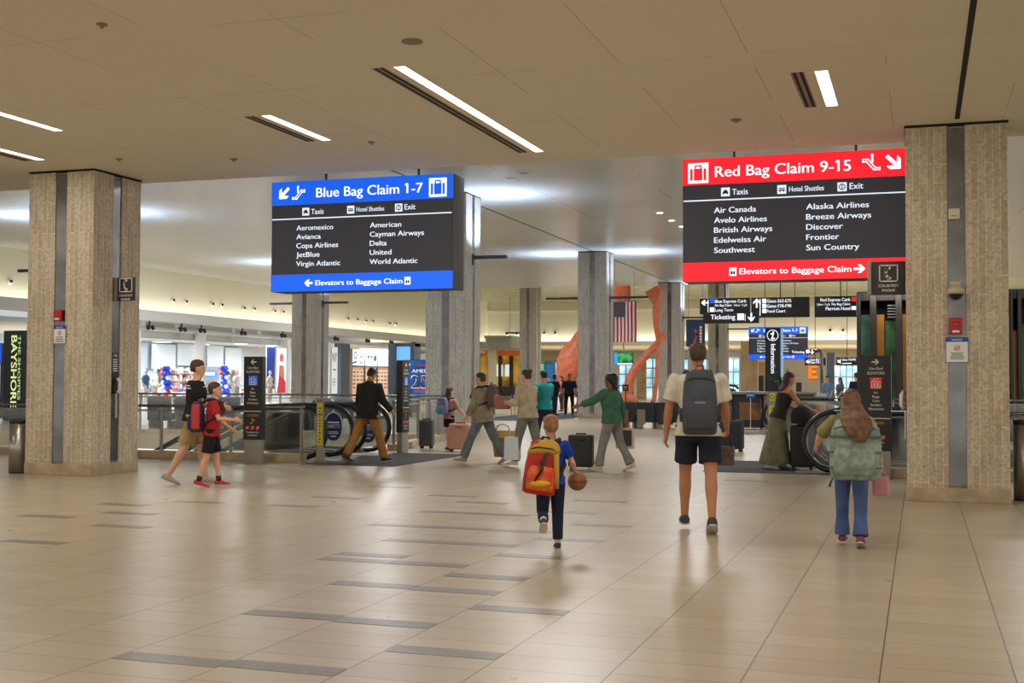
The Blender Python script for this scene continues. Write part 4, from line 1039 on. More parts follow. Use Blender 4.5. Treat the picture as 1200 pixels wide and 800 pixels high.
# display tables with goods, clothes rack
for k, (px, lb) in enumerate(((186, 'low white display table by the mannequin'), (222, 'low display table behind the walking man'), (300, 'low display table by the elevator totem'))):
    p = AX(px, 470, -38.6)
    t = thing('display_table', lb, 'table', (-38.6, p.y, 0))
    MB().box(-.6, .6, -.9, .9, .72, .78, .01).build('tabletop', SHOPW, t)
    for x in (-.5, .5):
        for y in (-.8, .8): MB().box(x-.04, x+.04, y-.04, y+.04, 0, .73).build('leg', M_STEEL, t)
    rnd = random.Random(k+5)
    for j in range(7):
        x, y = -.4+.27*(j % 4), -.7+.45*(j//2); hh = .1+.2*rnd.random()
        g = thing('folded_shirt', 'small folded garment on the '+lb, 'clothing', (-38.6+x, p.y+y, .78), rnd.random()*.3, 'folded garments on the '+lb)
        MB().box(-.12, .12, -.15, .15, 0, hh, .03).build('stack', M('cloth%d' % (j % 4), ((200, 60, 70), (60, 90, 170), (226, 220, 210), (190, 150, 120))[j % 4], .8), g)
        MB().box(-.05, .05, -.152, .1, hh-.02, hh+.012, .005).build('collar', M('cloth%d' % ((j+2) % 4), (200, 200, 200), .8), g)
# balloon columns
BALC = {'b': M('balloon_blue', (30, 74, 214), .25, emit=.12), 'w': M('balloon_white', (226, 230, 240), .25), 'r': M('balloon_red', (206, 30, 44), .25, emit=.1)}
def balloons(px, pytop, X, lb, pat, lean):
    p = AX(px, pytop, X); zt = p.z
    t = thing('balloon_column', lb, 'balloons', (X, p.y, 0)); n = len(pat)
    MB().cyl((0, 0), .25, 0, .05, 16).build('base', M_WHITE, t)
    MB().tube([(0, 0, .04), (0, lean*.5, zt*.6), (0, lean*0, zt-.1)], .02, 6).build('pole', M_WHITE, t)
    for i in range(n):
        z = zt-.12-(zt-.45)*i/(n-1)
        for j in range(4):
            an = j*PI/2+i*.6; c = pat[i][j]
            o = MB().lathe((0, 0, 0), [(0, -.2), (.02, -.195), (.03, -.175), (.09, -.1), (.14, 0), (.13, .08), (.08, .13), (0, .15)], 12).xf(Matrix.Translation((.13*math.cos(an), .13*math.sin(an)+lean*(i/n)*(1-i/n)*2, z)) @ Euler((R(70)*math.cos(an+PI/2)*-1, R(70)*math.sin(an+PI/2)*-1, 0)).to_matrix().to_4x4()).build('balloon', BALC[c], t)
balloons(194, 428.5, -36, 'twisted red white and blue balloon column left of the walking man', ('bbrb', 'bbrb', 'wbbw', 'wwbb', 'bwbb', 'rwrb', 'rrwr', 'wrbw'), .2)
balloons(262, 428.5, -36, 'twisted red white and blue balloon column left of the elevator totem', ('bbrb', 'bbrb', 'bwbw', 'wbbw', 'bbwb', 'wbbb', 'bwbb', 'bbwb'), .5)
# mannequins
def mannequin(px, X, lb, top, pants, h=1.85):
    p = AX(px, 470, X)
    t = thing('mannequin', lb, 'mannequin', (X, p.y, .15), -PI/2)
    mb = MB(); k = h/1.85
    mb.loft([[(.0+rx*math.cos(2*PI*j/14), ry*math.sin(2*PI*j/14), z*k) for j in range(14)] for rx, ry, z in ((.15, .1, .9), (.17, .11, .98), (.13, .09, 1.15), (.165, .11, 1.35), (.19, .09, 1.47), (.07, .06, 1.54), (.05, .05, 1.6))])
    mb.ell((0, .02, 1.73*k), .08, .1, .125); 
    for s in (-1, 1):
        mb.tube([(s*.09, 0, .95*k), (s*.1, .02, .5*k), (s*.11, -.02, .1*k), (s*.11, .1, .03)], [.085, .06, .04, .04], 10)
        mb.tube([(s*.19, 0, 1.45*k), (s*.26, -.03, 1.18*k), (s*.2, .14, 1.0*k)], [.055, .042, .03], 10); mb.ell((s*.19, .18, .98*k), .03, .06, .03)
    link_mesh('body', fuse(mb, .014), M('mannequin_grey', (176, 176, 172), .4), t)
    sh = MB().loft([[(rx*math.cos(2*PI*j/14), ry*math.sin(2*PI*j/14), z*k) for j in range(14)] for rx, ry, z in ((.18, .135, .92), (.17, .125, 1.12), (.195, .135, 1.35), (.215, .12, 1.46), (.1, .09, 1.53))])
    for s in (-1, 1): sh.tube([(s*.17, 0, 1.45*k), (s*.235, -.02, 1.26*k)], [.075, .075], 10)
    link_mesh('shirt', fuse(sh, .016), top, t)
    pn = MB()
    for s in (-1, 1): pn.tube([(s*.08, 0, .98*k), (s*.1, .02, .5*k), (s*.11, -.02, .13*k)], [.115, .085, .06], 10)
    link_mesh('trousers', fuse(pn, .016), pants, t)
    MB().cyl((0, 0), .35, -.15, 0, 20).build('plinth', SHOPW, t)
mannequin(170.5, -35, 'mannequin in a blue shirt at the left end of the shop', M('mq_blue', (70, 96, 140), .8), M('mq_pale', (190, 190, 186), .8))
mannequin(181, -38.0, 'mannequin in pale clothes behind the blue shirted one', M('mq_cream', (200, 190, 172), .8), M('mq_tan', (150, 130, 104), .8), 1.9)
mannequin(277, -36, 'mannequin in white clothes right of the balloons by the totem', M('mq_white', (220, 222, 222), .8), M('mq_grey', (150, 152, 156), .8))
mannequin(316, -35.2, 'mannequin in beige clothes in front of the royal blue panel', M('mq_beige', (206, 186, 158), .8), M('mq_beige2', (170, 150, 124), .8))
# letters poster right of grey column
def ny(t, w, h):
    f = Flat(0).text('NY', w*.1, h*.68, h*.22, w*.8); on_x(f, 'lettering', M('letter_dark', (30, 34, 44), .5), t)
    g = Flat(0).ring(w*.4, h*.25, w*.3, w*.06).disc(w*.4, h*.25, w*.1).rect(w*.2, h*.5, w*.7, h*.53); on_x(g, 'print_mark', M('print_slate', (90, 110, 130), .5), t)
wall_panel(388.6, 407, 395.5, 461, -33.95, 'tall white poster with large dark letters right of the grey column', LIT('poster_white', (214, 224, 230), .5), extra=ny)
# sunglasses wall
a = AX(411.5, 463, -37.5); b = AX(456, 411, -37.5); y0, y1 = a.y, b.y
t = thing('sunglasses_wall', 'lit sunglasses display wall with picture header behind the man in the dark jacket', 'display', (-37.5, y0, 0)); w = y1-y0
zt = b.z; zm = AX(430, 429, -37.5).z
MB().box(-.2, -.05, 0, w, 0, zt+.1).build('back_panel', M('glasses_back', (214, 176, 150), .6, emit=.45), t)
for k in range(3):
    MB().box(-.05, .02, w*k/3+.04, w*(k+1)/3-.04, zm+.05, zt-.05).build('header_picture', LIT('header_pale', (206, 222, 240), .8), t)
MB().box(-.1, .08, 0, w, zm-.08, zm+.02).build('ledge', M_SLATE, t)
for k in range(4): MB().box(-.1, .06, w*k/3-.04, w*k/3+.04, 0, zt).build('upright', M('upright_brown', (110, 84, 66), .5), t)
f = Flat(0)
f.y = -.03; f.ring(w*.09, zm+.62*(zt-zm), .26, .07).ring(w*.24, zm+.38*(zt-zm), .28, .08).stroke([(w*.02, zm+.2), (w*.12, zm+.3)], .1)
f.disc(w*.42, zm+.55*(zt-zm), .13).disc(w*.5, zm+.55*(zt-zm), .13).rect(w*.42, zm+.58*(zt-zm), w*.5, zm+.63*(zt-zm)).disc(w*.6, zm+.5*(zt-zm), .24)
on_x(f, 'picture_prints', M('print_navy', (40, 46, 74), .5), t)
gt = None
for r_ in range(5):
    for c_ in range(11):
        y = y0+w*(c_+.5)/11
        z = .95+r_*.27
        if gt is None:
            gt = thing('sunglasses', 'dark sunglasses hung in rows on the lit display wall', 'sunglasses', (-37.44, y, z), 0, 'sunglasses on the display wall')
            g = MB()
            for s in (-1, 1): g.ell((.03, s*.08, 0), .012, .065, .05, 10, 6)
            g.build('lenses', M('lens_dark', (34, 26, 24), .2), gt)
            MB().box(.02, .04, -.15, .15, .035, .05).box(-.05, .03, -.15, -.14, .03, .045).box(-.05, .03, .14, .15, .03, .045).build('frame', M_BLACK, gt)
        else:
            g = copy_tree(gt); g.location = (-37.44, y, z)
# slate kiosk with pale blue screen, anniversary screen
a = AY(454.5, 463, 52); b = AY(485, 402, 52)
t = thing('shop_kiosk', 'slate blue kiosk portal with a pale blue screen above the edge-on totem', 'kiosk', (a.x, 52, 0)); w = b.x-a.x
for x0, x1 in ((0, w*.28), (w*.86, w)): MB().box(x0, x1, 0, .8, 0, b.z, .01).build('side_post', M_SLATE, t)
MB().box(0, w, .1, .8, b.z-.14, b.z).build('top_beam', M_SLATE, t); MB().box(w*.28, w*.86, .3, .7, 0, 1.0).build('counter', M_SLATE, t)
MB().box(w*.28, w*.86, .15, .3, AY(460, 424, 52).z, b.z-.14).build('screen', LIT('kiosk_screen', (110, 180, 240), .8), t)
a = AY(471.5, 463, 46); b = AY(518, 421.5, 46); w = b.x-a.x; h = b.z-a.z
t = thing('anniversary_screen', 'dark blue illuminated board reading America 250 beside the column', 'screen', (a.x, 46, a.z))
MB().box(0, w, 0, .15, 0, h, .01).build('housing', M_BLACK, t)
MB().box(.02, w-.02, -.006, .01, .02, h-.02).build('screen', LIT('anniv_blue', (14, 44, 110), .5, (30, 96, 160), 1.6), t)
for x in (w*.2, w*.8): MB().box(x-.05, x+.05, .03, .12, -a.z, .02).build('leg', M_CHAR, t)
f = Flat(-.009).text('AMERICA', w*.24, h*.64, .15, w*.66); f.text('250', w*.22, h*.2, .56, w*.68)
f.rect(w*.04, h*.83, w*.2, h*.9); f.build('lettering', M('anniv_white', (220, 224, 232), .4, emit=.6), t)
g = Flat(-.012).text('250', w*.235, h*.22, .5, w*.65, bold=False); g.build('numeral_fill', M('anniv_navy', (60, 26, 60), .4, emit=.3), t)
g = Flat(-.009).text('CELEBRATE', w*.36, h*.82, .08, w*.46).rect(w*.3, h*.1, w*.95, h*.15); g.build('red_lettering', M('anniv_red', (190, 40, 50), .4, emit=.5), t)
# dark shop totem at the left edge
a = AY(3, 475, 36); b = AY(35.5, 387, 36); w = b.x-a.x
t = thing('shop_totem', 'dark slate totem with lit vertical lettering behind the litter bin', 'sign', (a.x, 36, 0))
MB().box(0, w, 0, .8, 0, b.z, .01).build('slab', M('totem_slate', (62, 68, 72), .5), t)
MB().box(w*.66, w*.68, -.004, .02, 0, b.z-.02).build('edge_line', M_DARK, t)
lt = M('letter_lime', (232, 240, 160), .4, emit=.9)
zb = AY(10, 477, 36).z; L = b.z-.18-zb
Flat(-.006).text('BAYSHORE', w*.30, b.z-.18, .26, L, 'L', True, -90).build('lettering', lt, t)
Flat(-.0075).text('THE SHOPPES', w*.56, b.z-.17, .12, L*.9, 'L', True, -90).build('small_lettering', M('letter_green', (190, 226, 150), .4, emit=.7), t)
MB().cyl((w*.6, .4), .03, b.z-.01, b.z+.15, 8).build('aerial', M_WHITE, t)
monitor(-8, 402, 3, 426, 38, 'bright blue screen cut by the left edge of the picture', lambda t, w, h: scr(t, (30, 90, 210), .03, w-.03, .03, h-.03, 'screen', .8), None, 'screen_stand', 'floor')
# bulkhead at the end of the shop row
a = AY(562, 408, 93); b = AY(599, 393, 93)
t = thing('shop_bulkhead', 'grey bulkhead box at the far end of the shop row', 'bulkhead', (a.x, 93, a.z)); w = b.x-a.x; h = b.z-a.z
MB().box(.5, w, 0, 3, 0, h, .01).build('body', M_GREYP, t); MB().box(.5, w-.3, -.3, 0, h*.8, h).build('lip', M_GREYP, t); MB().box(.5, w*.22, .5, 2.5, -a.z, .02).build('support_wall', M('warm_wall', (208, 190, 150)), t)

# ---------------------------------------------------------------- far wall shops, windows, piers
def far_panel(px0, py0, px1, py1, Y, lb, mat, name, cat='wall panel', th=.3, bars=None, rim=None):
    a = AY(px0, py1, Y); b = AY(px1, py0, Y); w = b.x-a.x; h = b.z-max(a.z, 0)
    t = thing(name, lb, cat, (a.x, Y, max(a.z, 0)))
    MB().box(0, w, 0, th, 0, h).build('panel', mat, t)
    if rim: 
        for x0, x1, z0, z1 in ((-.1, .0, 0, h), (w, w+.1, 0, h), (-.1, w+.1, h, h+.12)): MB().box(x0, x1, -.1, th, z0, z1).build('frame', rim, t)
    if bars:
        for k in range(1, bars[0]): MB().box(w*k/bars[0]-.05, w*k/bars[0]+.05, -.06, 0, 0, h).build('mullion', M_SLATE, t)
        for k in range(1, bars[1]): MB().box(0, w, -.05, 0, h*k/bars[1]-.05, h*k/bars[1]+.05).build('transom', M_SLATE, t)
    return t
WIN = LIT('window_daylight', (160, 206, 226), 1.0, (70, 120, 140), .5)
OAKP = M('pale_wood_pier', (186, 156, 116), .6, noise=.15, scale=.8)
far_panel(800, 421, 836, 482, 118, 'bright window behind the head of the man with the grey backpack', WIN, 'daylight_window', 'window', .2, (5, 3), M_SLATE)
far_panel(846, 420, 866, 482, 112, 'bright window right of the man with the grey backpack', WIN, 'daylight_window', 'window', .2, (3, 3), M_SLATE)
far_panel(756, 420, 774, 482, 116, 'bright window between the sculpture legs', WIN, 'daylight_window', 'window', .2, (2, 4), M_SLATE)
far_panel(726, 425, 741, 470, 116, 'pale window behind the bent sculpture tube', WIN, 'daylight_window', 'window', .2, (2, 3), M_SLATE)
far_panel(978, 428, 1006, 480, 112, 'bright window left of the dark shop frame', WIN, 'daylight_window', 'window', .2, (4, 3), M_SLATE)
far_panel(868, 400, 887.5, 482, 72, 'tall pale wood pier left of the far blue sign', OAKP, 'wood_pier')
far_panel(889, 424, 899, 482, 72.6, 'narrow pale wood pier left of the information totem', OAKP, 'wood_pier')
far_panel(746, 424, 757, 482, 100, 'pale wood pier behind the bent tube of the sculpture', OAKP, 'wood_pier')
far_panel(918, 421, 944, 482, 76, 'plain beige wall panel behind the post by the orange letter', M('panel_beige', (176, 164, 142), .6), 'wall_panel')
far_panel(944, 428, 972, 482, 78, 'pale wall panel that carries the orange letter', M('panel_stone', (186, 176, 156), .6), 'wall_panel')
a = AY(947.5, 443.5, 77.9); b = AY(958, 428, 77.9)
t = thing('gate_letter', 'orange letter E on the pale wall panel', 'letter', (a.x, 77.9, a.z)); w = b.x-a.x; h = b.z-a.z
e_ = MB()
for x0, x1, z0, z1 in ((0, w*.32, 0, h), (.0, w, 0, h*.2), (0, w*.88, h*.4, h*.6), (0, w, h*.8, h)): e_.box(x0, x1, 0, .12, z0, z1)
e_.build('face', M('orange_letter', (240, 140, 30), .4, emit=.6), t)
far_panel(969, 413, 977.5, 482, 64, 'slim dark post between the two small black gate signs', M_SLATE, 'dark_post', 'post')
far_panel(933, 448, 939, 486, 60, 'small dark panel with a pale sign right of the totem', M_BLACK, 'notice_board', 'sign')
far_panel(889, 440, 894.5, 486, 55, 'small black panel with pale marks left of the information totem', M_BLACK, 'notice_board', 'sign')
far_panel(806, 376, 813, 484, 78, 'grey post of the dark blue hanging banner', M_GREYP, 'banner_post', 'post')
a = AY(804, 406, 76); b = AY(826, 374, 76)
t = thing('hanging_banner', 'dark navy hanging banner with a red and pale emblem behind the man with the backpack', 'banner', (a.x, 76, a.z)); w = b.x-a.x; h = b.z-a.z
MB().box(0, w, 0, .08, 0, h).build('cloth', M('banner_navy', (22, 48, 86), .6, emit=.1), t)
f = Flat(-.004).text('SMITH', 0, 0, .1).xf(Matrix.Scale(0, 4)) if False else Flat(-.004).stroke([(w*.45, h*.2), (w*.6, h*.45), (w*.5, h*.6)], .14); f.build('emblem', M('banner_red', (190, 60, 70), .5), t)
g = Flat(-.004)
for k in range(6): g.rect(w*.72, h*(.12+.11*k), w*.84, h*(.2+.11*k))
g.build('lettering', M_LETW, t)
for x in (.15, w-.15): MB().cyl((x, .04), .02, h, 8.0-a.z, 6).build('cord', M_STEELD, t)
# amber lit shop behind the group
a = AY(559, 470, 100); b = AY(611, 410.5, 100)
t = thing('amber_shop', 'amber lit shop front with an orange band behind the walking group', 'shop', (a.x, 100, 0)); w = b.x-a.x
MB().box(0, w, .6, .9, 0, b.z).build('back_panel', LIT('amber_wall', (206, 160, 60), .5, (120, 84, 30), .8), t)
MB().box(-.1, w+.1, -.2, .3, b.z-.45, b.z, .02).build('fascia', M('shop_orange', (204, 96, 40), .5, emit=.25), t)
for k in range(5): MB().box(w*k/4-.08, w*k/4+.08, 0, .7, 0, b.z-.4).build('upright', M_CHAR, t)
for k in range(3): MB().box(w*(.2+.2*k), w*(.34+.2*k), .4, .5, b.z-2.2, b.z-1.2).build('menu_screen', LIT('menu_pale', (206, 226, 230), .9), t)
MB().box(0, w, -.2, .5, 0, 1.0).build('counter', M_CHAR, t)
far_panel(640, 424, 660, 470, 112, 'dark glazed shop front behind the green flight board', M('dark_front', (60, 72, 80), .4, c2=(110, 150, 170), scale=.7), 'storefront', 'shop', .2, (4, 2), M_CHAR)
far_panel(676, 432, 690, 470, 110, 'dim blue shop front behind the security men', M('dim_blue', (96, 124, 136), .4, c2=(50, 60, 70), scale=.6), 'storefront', 'shop', .2, (2, 2), M_CHAR)
far_panel(776, 440, 800, 470, 104, 'dim brown shop front right of the sculpture', M('dim_brown', (120, 100, 80), .5, c2=(60, 60, 66), scale=.6), 'storefront', 'shop', .2, (3, 2), M_CHAR)
# dark framed shop at the right
t = thing('mural_shop', 'dark framed shop with green and amber panels beside the right column', 'shop', (AY(1005, 400, 33).x, 33, 0)); x0_ = AY(1005, 400, 33).x
X = lambda px: AY(px, 400, 33).x-x0_
Z = lambda py: AY(1030, py, 33).z
BRN = M('dark_brown_frame', (44, 38, 32), .5)
MB().box(0, X(1240), .1, .6, Z(352), Z(341), .01).build('top_beam', BRN, t)
for a, b in ((1004, 1008.5), (1019.5, 1027), (1049.5, 1057), (1100, 1110), (1150, 1160), (1184, 1187.5), (1193, 1197.5), (1226, 1234)): MB().box(X(a), X(b), 0, .7, 0, Z(342), .01).build('upright', BRN, t)
AMB = M('amber_panel', (176, 116, 44), .5, noise=.1, scale=2); GRN = M('green_mural', (66, 120, 92), .5, c2=(120, 176, 168), scale=1.4); GRN2 = M('green_mural_deep', (36, 74, 44), .5, c2=(66, 116, 66), scale=2)
for a, b, m, z in ((1008.5, 1019.5, GRN, 368), (1037, 1049.5, GRN2, 375), (1197.5, 1226, GRN2, 381)): MB().box(X(a), X(b), .3, .36, .2, Z(z)).build('mural_panel', m, t)
for a, b in ((1027.3, 1036), (1057.5, 1062), (1187.8, 1192.8)): MB().box(X(a), X(b), .24, .3, .1, Z(368 if a < 1100 else 388)).build('amber_panel', AMB, t)
MB().box(X(1005), X(1235), .62, .68, 0, Z(350)).build('back_panel', M_DARK, t)
area_light('shop_area_light', (X(1045), -.35, Z(343)), X(1075), 14, (1, .95, .85), (R(25), 0, 0), .2, parent=t)  # added area light, lifts the shaded green and amber panels
for k in range(5): MB().box(X(1040), X(1056), .2, .26, Z(358+k*3.4), Z(357+k*3.4)).build('louvre', M_STEELD, t)
# ---------------------------------------------------------------- people
def V3(a, b, c): return Vector((a, b, c))
def elring(c, u, v, ru, rv, n=14, p=1.0):
    out = []
    for j in range(n):
        a = 2*PI*j/n; ca, sa = math.cos(a), math.sin(a)
        out.append(c+u*(ru*math.copysign(abs(ca)**p, ca))+v*(rv*math.copysign(abs(sa)**p, sa)))
    return out
SKIN = {'light': M('skin_light', (214, 164, 134), .55), 'tan': M('skin_tan', (190, 128, 92), .55), 'brown': M('skin_brown', (134, 88, 62), .55)}
HAIRM = {'brown': M('hair_brown', (78, 54, 36), .6, noise=.3, scale=40), 'blond': M('hair_blond', (150, 112, 66), .6, noise=.35, scale=30), 'dark': M('hair_dark', (26, 21, 19), .5), 'sandy': M('hair_sandy', (158, 112, 66), .6, noise=.25, scale=40), 'long': M('hair_brown_blond', (120, 82, 50), .6, noise=.4, scale=18)}
def cloth(n, c, c2=None, s=6): return M('fabric_'+n, c, .85, c2=c2, scale=s, spec=.2) if c2 else M('fabric_'+n, c, .85, noise=.12, scale=7, spec=.2)
def away(px, d=0): return YAW-math.atan((px-600)/FOC)+R(d)

def hand(mb, w, d, wd, pn, k, curl, fr):
    """palm, four curled fingers, thumb off the side of the palm; wd points to the thumb side, pn out of the palm"""
    L = .052*k
    mb.loft([elring(w+d*(L*t), wd, pn, a*k, b*k, 10) for t, a, b in ((-.25, .014, .012), (.1, .018, .012), (.5, .024, .012), (.9, .024, .011), (1.05, .021, .009))])
    for i, (o, ln) in enumerate(((.018, .040), (.006, .045), (-.006, .042), (-.018, .033))):
        p0 = w+d*(L*.9)+wd*(o*k); pts = [p0]; dirn = d.copy(); ang = 0
        for q, (f, c) in enumerate(((.45, .25), (.32, .45), (.25, .35))):
            ang += c*curl; dd = d*math.cos(ang)+pn*math.sin(ang); pts.append(pts[-1]+dd*(ln*k*f))
        mb.tube(pts, [fr, fr, fr*.95, fr*.8], 7)
    t0 = w+d*(L*.25)+wd*(.018*k); t1 = t0+(wd*.7+d*.7+pn*.25).normalized()*(.024*k); t2 = t1+(d*.9+pn*.4+wd*.1).normalized()*(.02*k)
    mb.tube([t0-wd*.006*k, t0, t1, t2], [fr, fr*1.25, fr*1.1, fr*.85], 7)

def person(loc, rz, h, label, skin='light', hs=1.0, legs=((12, 4, 2), (-12, 10, 2)), fp=(0, -22), arms=((8, 10, 12), (-10, 10, 15)), lean=3, side=0, head=(0, 0),
           top=None, bottom=None, shoes=None, socks=None, hair=('short', 'brown'), vox=.012, curl=(1, 1), wide=1.0, female=False, skirt=None, group=None, name='person'):
    t = thing(name, label, 'person', loc, rz, group)
    k = h/(.87+.13*hs); m = Matrix.Translation(loc) @ Matrix.Rotation(rz, 4, 'Z')
    out = {'k': k, 't': t, 'm': m}
    fr = max(.0085*k/1.75, vox*.62)
    # legs
    J = []
    for i, (fl_, kn, ab) in enumerate(legs):
        s = (-1, 1)[i]; a = R(fl_); b = R(fl_-kn); hip = V3(s*.052*k*wide, 0, 0)
        knee = hip+V3(s*math.sin(R(ab)), math.sin(a), -math.cos(a)*math.cos(R(ab)))*(.243*k)
        ank = knee+V3(s*.3*math.sin(R(ab)), math.sin(b), -math.cos(b))*(.24*k)
        c, sn = math.cos(R(fp[i])), math.sin(R(fp[i]))
        F = lambda y, z, ank=ank, c=c, sn=sn: ank+V3(0, y*c-z*sn, y*sn+z*c)*k
        J.append((hip, knee, ank, F))
    low = min(min(F(-.03, -.04).z, F(.1, -.04).z, F(.06, -.04).z) for _, _, _, F in J)
    up0 = V3(0, 0, -low)
    # spine frame
    ln, sd = R(lean), R(side)
    up = V3(math.sin(sd), math.sin(ln), math.cos(ln)*math.cos(sd)).normalized(); rt = V3(1, 0, 0); rt = (rt-up*rt.dot(up)).normalized(); fw = up.cross(rt)
    S = lambda q, x=0, y=0: up0+up*(q*k)+rt*(x*k)+fw*(y*k)
    J = [(a+up0, b+up0, c+up0, (lambda y, z, F=F: F(y, z)+up0)) for a, b, c, F in J]
    Tz = [(-.035, .083, .062, 0), (0, .098, .068, -.004), (.05, .088, .062, 0), (.10, .078 if not female else .07, .056, .004), (.17, .09, .064, .006), (.225, .098 if not female else .09, .066 if not female else .07, .004), (.265, .1, .056, -.002), (.29, .08, .044, -.006), (.305, .04, .034, -.004), (.33, .031, .032, .004)]
    b = MB()
    b.loft([elring(S(q, 0, y), rt, fw, w*k*wide, d*k*(1+(wide-1)*.6), 16, .9) for q, w, d, y in Tz])
    for hip, knee, ank, F in J:
        d1 = (knee-hip).normalized(); d2 = (ank-knee).normalized(); L1 = (knee-hip).length; L2 = (ank-knee).length
        pts = [(hip+V3(0, 0, .02*k), .05), (hip+d1*L1*.25, .048), (hip+d1*L1*.6, .04), (knee, .032), (knee+d2*L2*.28+V3(0, -.006*k, 0), .034), (knee+d2*L2*.6, .026), (ank, .02), (ank+d2*.015*k, .02)]
        b.tube([p for p, r in pts], [r*k for p, r in pts], 12, up=(0, 1, 0))
        b.loft([elring(F(y, z), V3(1, 0, 0), (F(0, .01)-F(0, 0)).normalized(), rx*k, rz_*k, 10) for y, z, rx, rz_ in ((-.034, -.022, .014, .014), (-.01, -.016, .02, .02), (.04, -.022, .024, .016), (.085, -.03, .022, .009), (.1, -.032, .012, .006))])
    HW = []
    for i, a_ in enumerate(arms):
        s = (-1, 1)[i]; fl_, ab, el = a_[:3]; inn = a_[3] if len(a_) > 3 else 0
        sh = S(.278, s*.098*wide); a = R(fl_); q = R(ab); e = R(fl_+el); qi = R(ab*.35-inn)
        d1 = (rt*(s*math.sin(q))+V3(0, math.sin(a)*math.cos(q), -math.cos(a)*math.cos(q))).normalized()
        d2 = (rt*(s*math.sin(qi))+V3(0, math.sin(e)*math.cos(qi), -math.cos(e)*math.cos(qi))).normalized()
        el_ = sh+d1*.165*k; wr = el_+d2*.145*k
        b.tube([sh-d1*.012*k, sh, sh+d1*.06*k, el_, el_+d2*.045*k, wr, wr+d2*.008*k], [.024*k, .034*k, .03*k, .0235*k, .025*k, .0165*k, .016*k], 10)
        th = V3(0, 1, 0); th = (th-d2*th.dot(d2)); th = th.normalized() if th.length > .2 else V3(0, 0, 1); pn = d2.cross(th)*1; 
        if pn.dot(rt*-s) < 0: pn = -pn
        hand(b, wr, d2, th, pn, k, curl[i], fr)
        HW.append((sh, el_, wr, d2, wr+d2*.07*k+pn*.012*k))
    # head
    hh = .13*hs*k; nk = S(.325); hp, hy = R(head[0]), R(head[1])
    HM = (Matrix.Rotation(hy, 4, 'Z') @ Matrix.Rotation(hp-ln*.3, 4, 'X')).to_3x3()
    hc = nk+up*(.012*k)
    g = hh/.228
    H = lambda x, y, z: hc+HM @ V3(x*g, y*g, z*g)
    hx, hyv = HM @ V3(1, 0, 0), HM @ V3(0, 1, 0)
    b.loft([elring(H(0, y, z), hx, hyv, w*g, d*g, 16) for z, w, d, y in ((-.005, .03, .034, .045), (.02, .046, .056, .032), (.06, .06, .074, .02), (.11, .071, .09, .008), (.15, .074, .096, .002), (.185, .068, .086, -.002), (.21, .048, .062, -.004), (.226, .016, .02, -.004))])
    b.tube([nk-up*.05*k, H(0, 0, .04)], [.034*k, .03*k], 12)
    b.loft([elring(H(0, y, z), hx, hyv, w*g, d*g, 8) for z, w, d, y in ((.122, .007, .01, .094), (.1, .011, .014, .099), (.083, .017, .02, .098), (.075, .01, .01, .092))])
    for s in (-1, 1): b.ell(H(s*.074, -.005, .105), .012*g, .02*g, .032*g, 8, 6, HM)
    b.ell(H(0, .088, .05), .026*g, .012*g, .012*g, 8, 5, HM)
    link_mesh('body', fuse(b, vox, 2), SKIN[skin], t)
    for s in (-1, 1): MB().ell(H(s*.03, .088, .115), .011*g, .007*g, .007*g, 8, 6, HM).build('eye', M('eye_dark', (30, 24, 22), .3), t)
    MB().ell(H(0, .096, .055), .022*g, .008*g, .006*g, 8, 5, HM).build('mouth', M('lip', (160, 84, 76), .5), t)
    # hair
    hb = MB(); st, hm = hair
    if st != 'bald':
        hb.loft([elring(H(0, y, z), hx, hyv, w*g, d*g, 16) for z, w, d, y in ((.06, .05, .04, -.05), (.09, .07, .07, -.032), (.13, .08, .088, -.018), (.165, .0815, .1, -.004), (.2, .071, .09, -.004), (.225, .05, .064, -.006), (.238, .02, .026, -.008))])
        if st == 'verylong':
            hb.loft([elring(H(0, -.03, .17), hx, hyv, .085*g, .08*g), elring(H(0, -.07, .08), hx, hyv, .098*g, .07*g), elring(H(0, -.17, .0), hx, hyv, .13*g, .085*g), elring(H(.01, -.30, -.06), hx, hyv, .155*g, .085*g), elring(H(.02, -.385, -.14), hx, hyv, .15*g, .055*g), elring(H(.03, -.42, -.22), hx, hyv, .11*g, .035*g), elring(H(.04, -.43, -.3), hx, hyv, .05*g, .018*g)])
        if st == 'long':
            L_ = .16
            hb.loft([elring(H(0, -.03, .17), hx, hyv, .08*g, .075*g), elring(H(0, -.045, .08), hx, hyv, .088*g, .068*g), elring(H(0, -.06, 0), hx, hyv, .094*g, .058*g), elring(H(0, -.085, -.06), hx, hyv, .1*g, .046*g), elring(H(.008, -.10, -L_*.6), hx, hyv, .095*g, .038*g), elring(H(.0, -.10, -L_), hx, hyv, .06*g, .02*g)])
        if st == 'pony':
            hb.ell(H(0, -.1, .16), .03*g, .03*g, .03*g); hb.tube([H(0, -.1, .16), H(0, -.15, .13), H(0, -.16, .04), H(0, -.14, -.05)], [.022*g, .032*g, .03*g, .008*g], 9)
        if st == 'bun': hb.ell(H(0, -.09, .2), .045*g, .045*g, .045*g)
        if st == 'puff': hb.ell(H(0, -.03, .15), .1*g, .115*g, .1*g); hb.ell(H(0, -.08, .08), .08*g, .06*g, .08*g); hb.ell(H(0, -.1, .0), .07*g, .045*g, .07*g)
        link_mesh('hair', fuse(hb, max(.007, vox*.8), 2), HAIRM[hm], t)
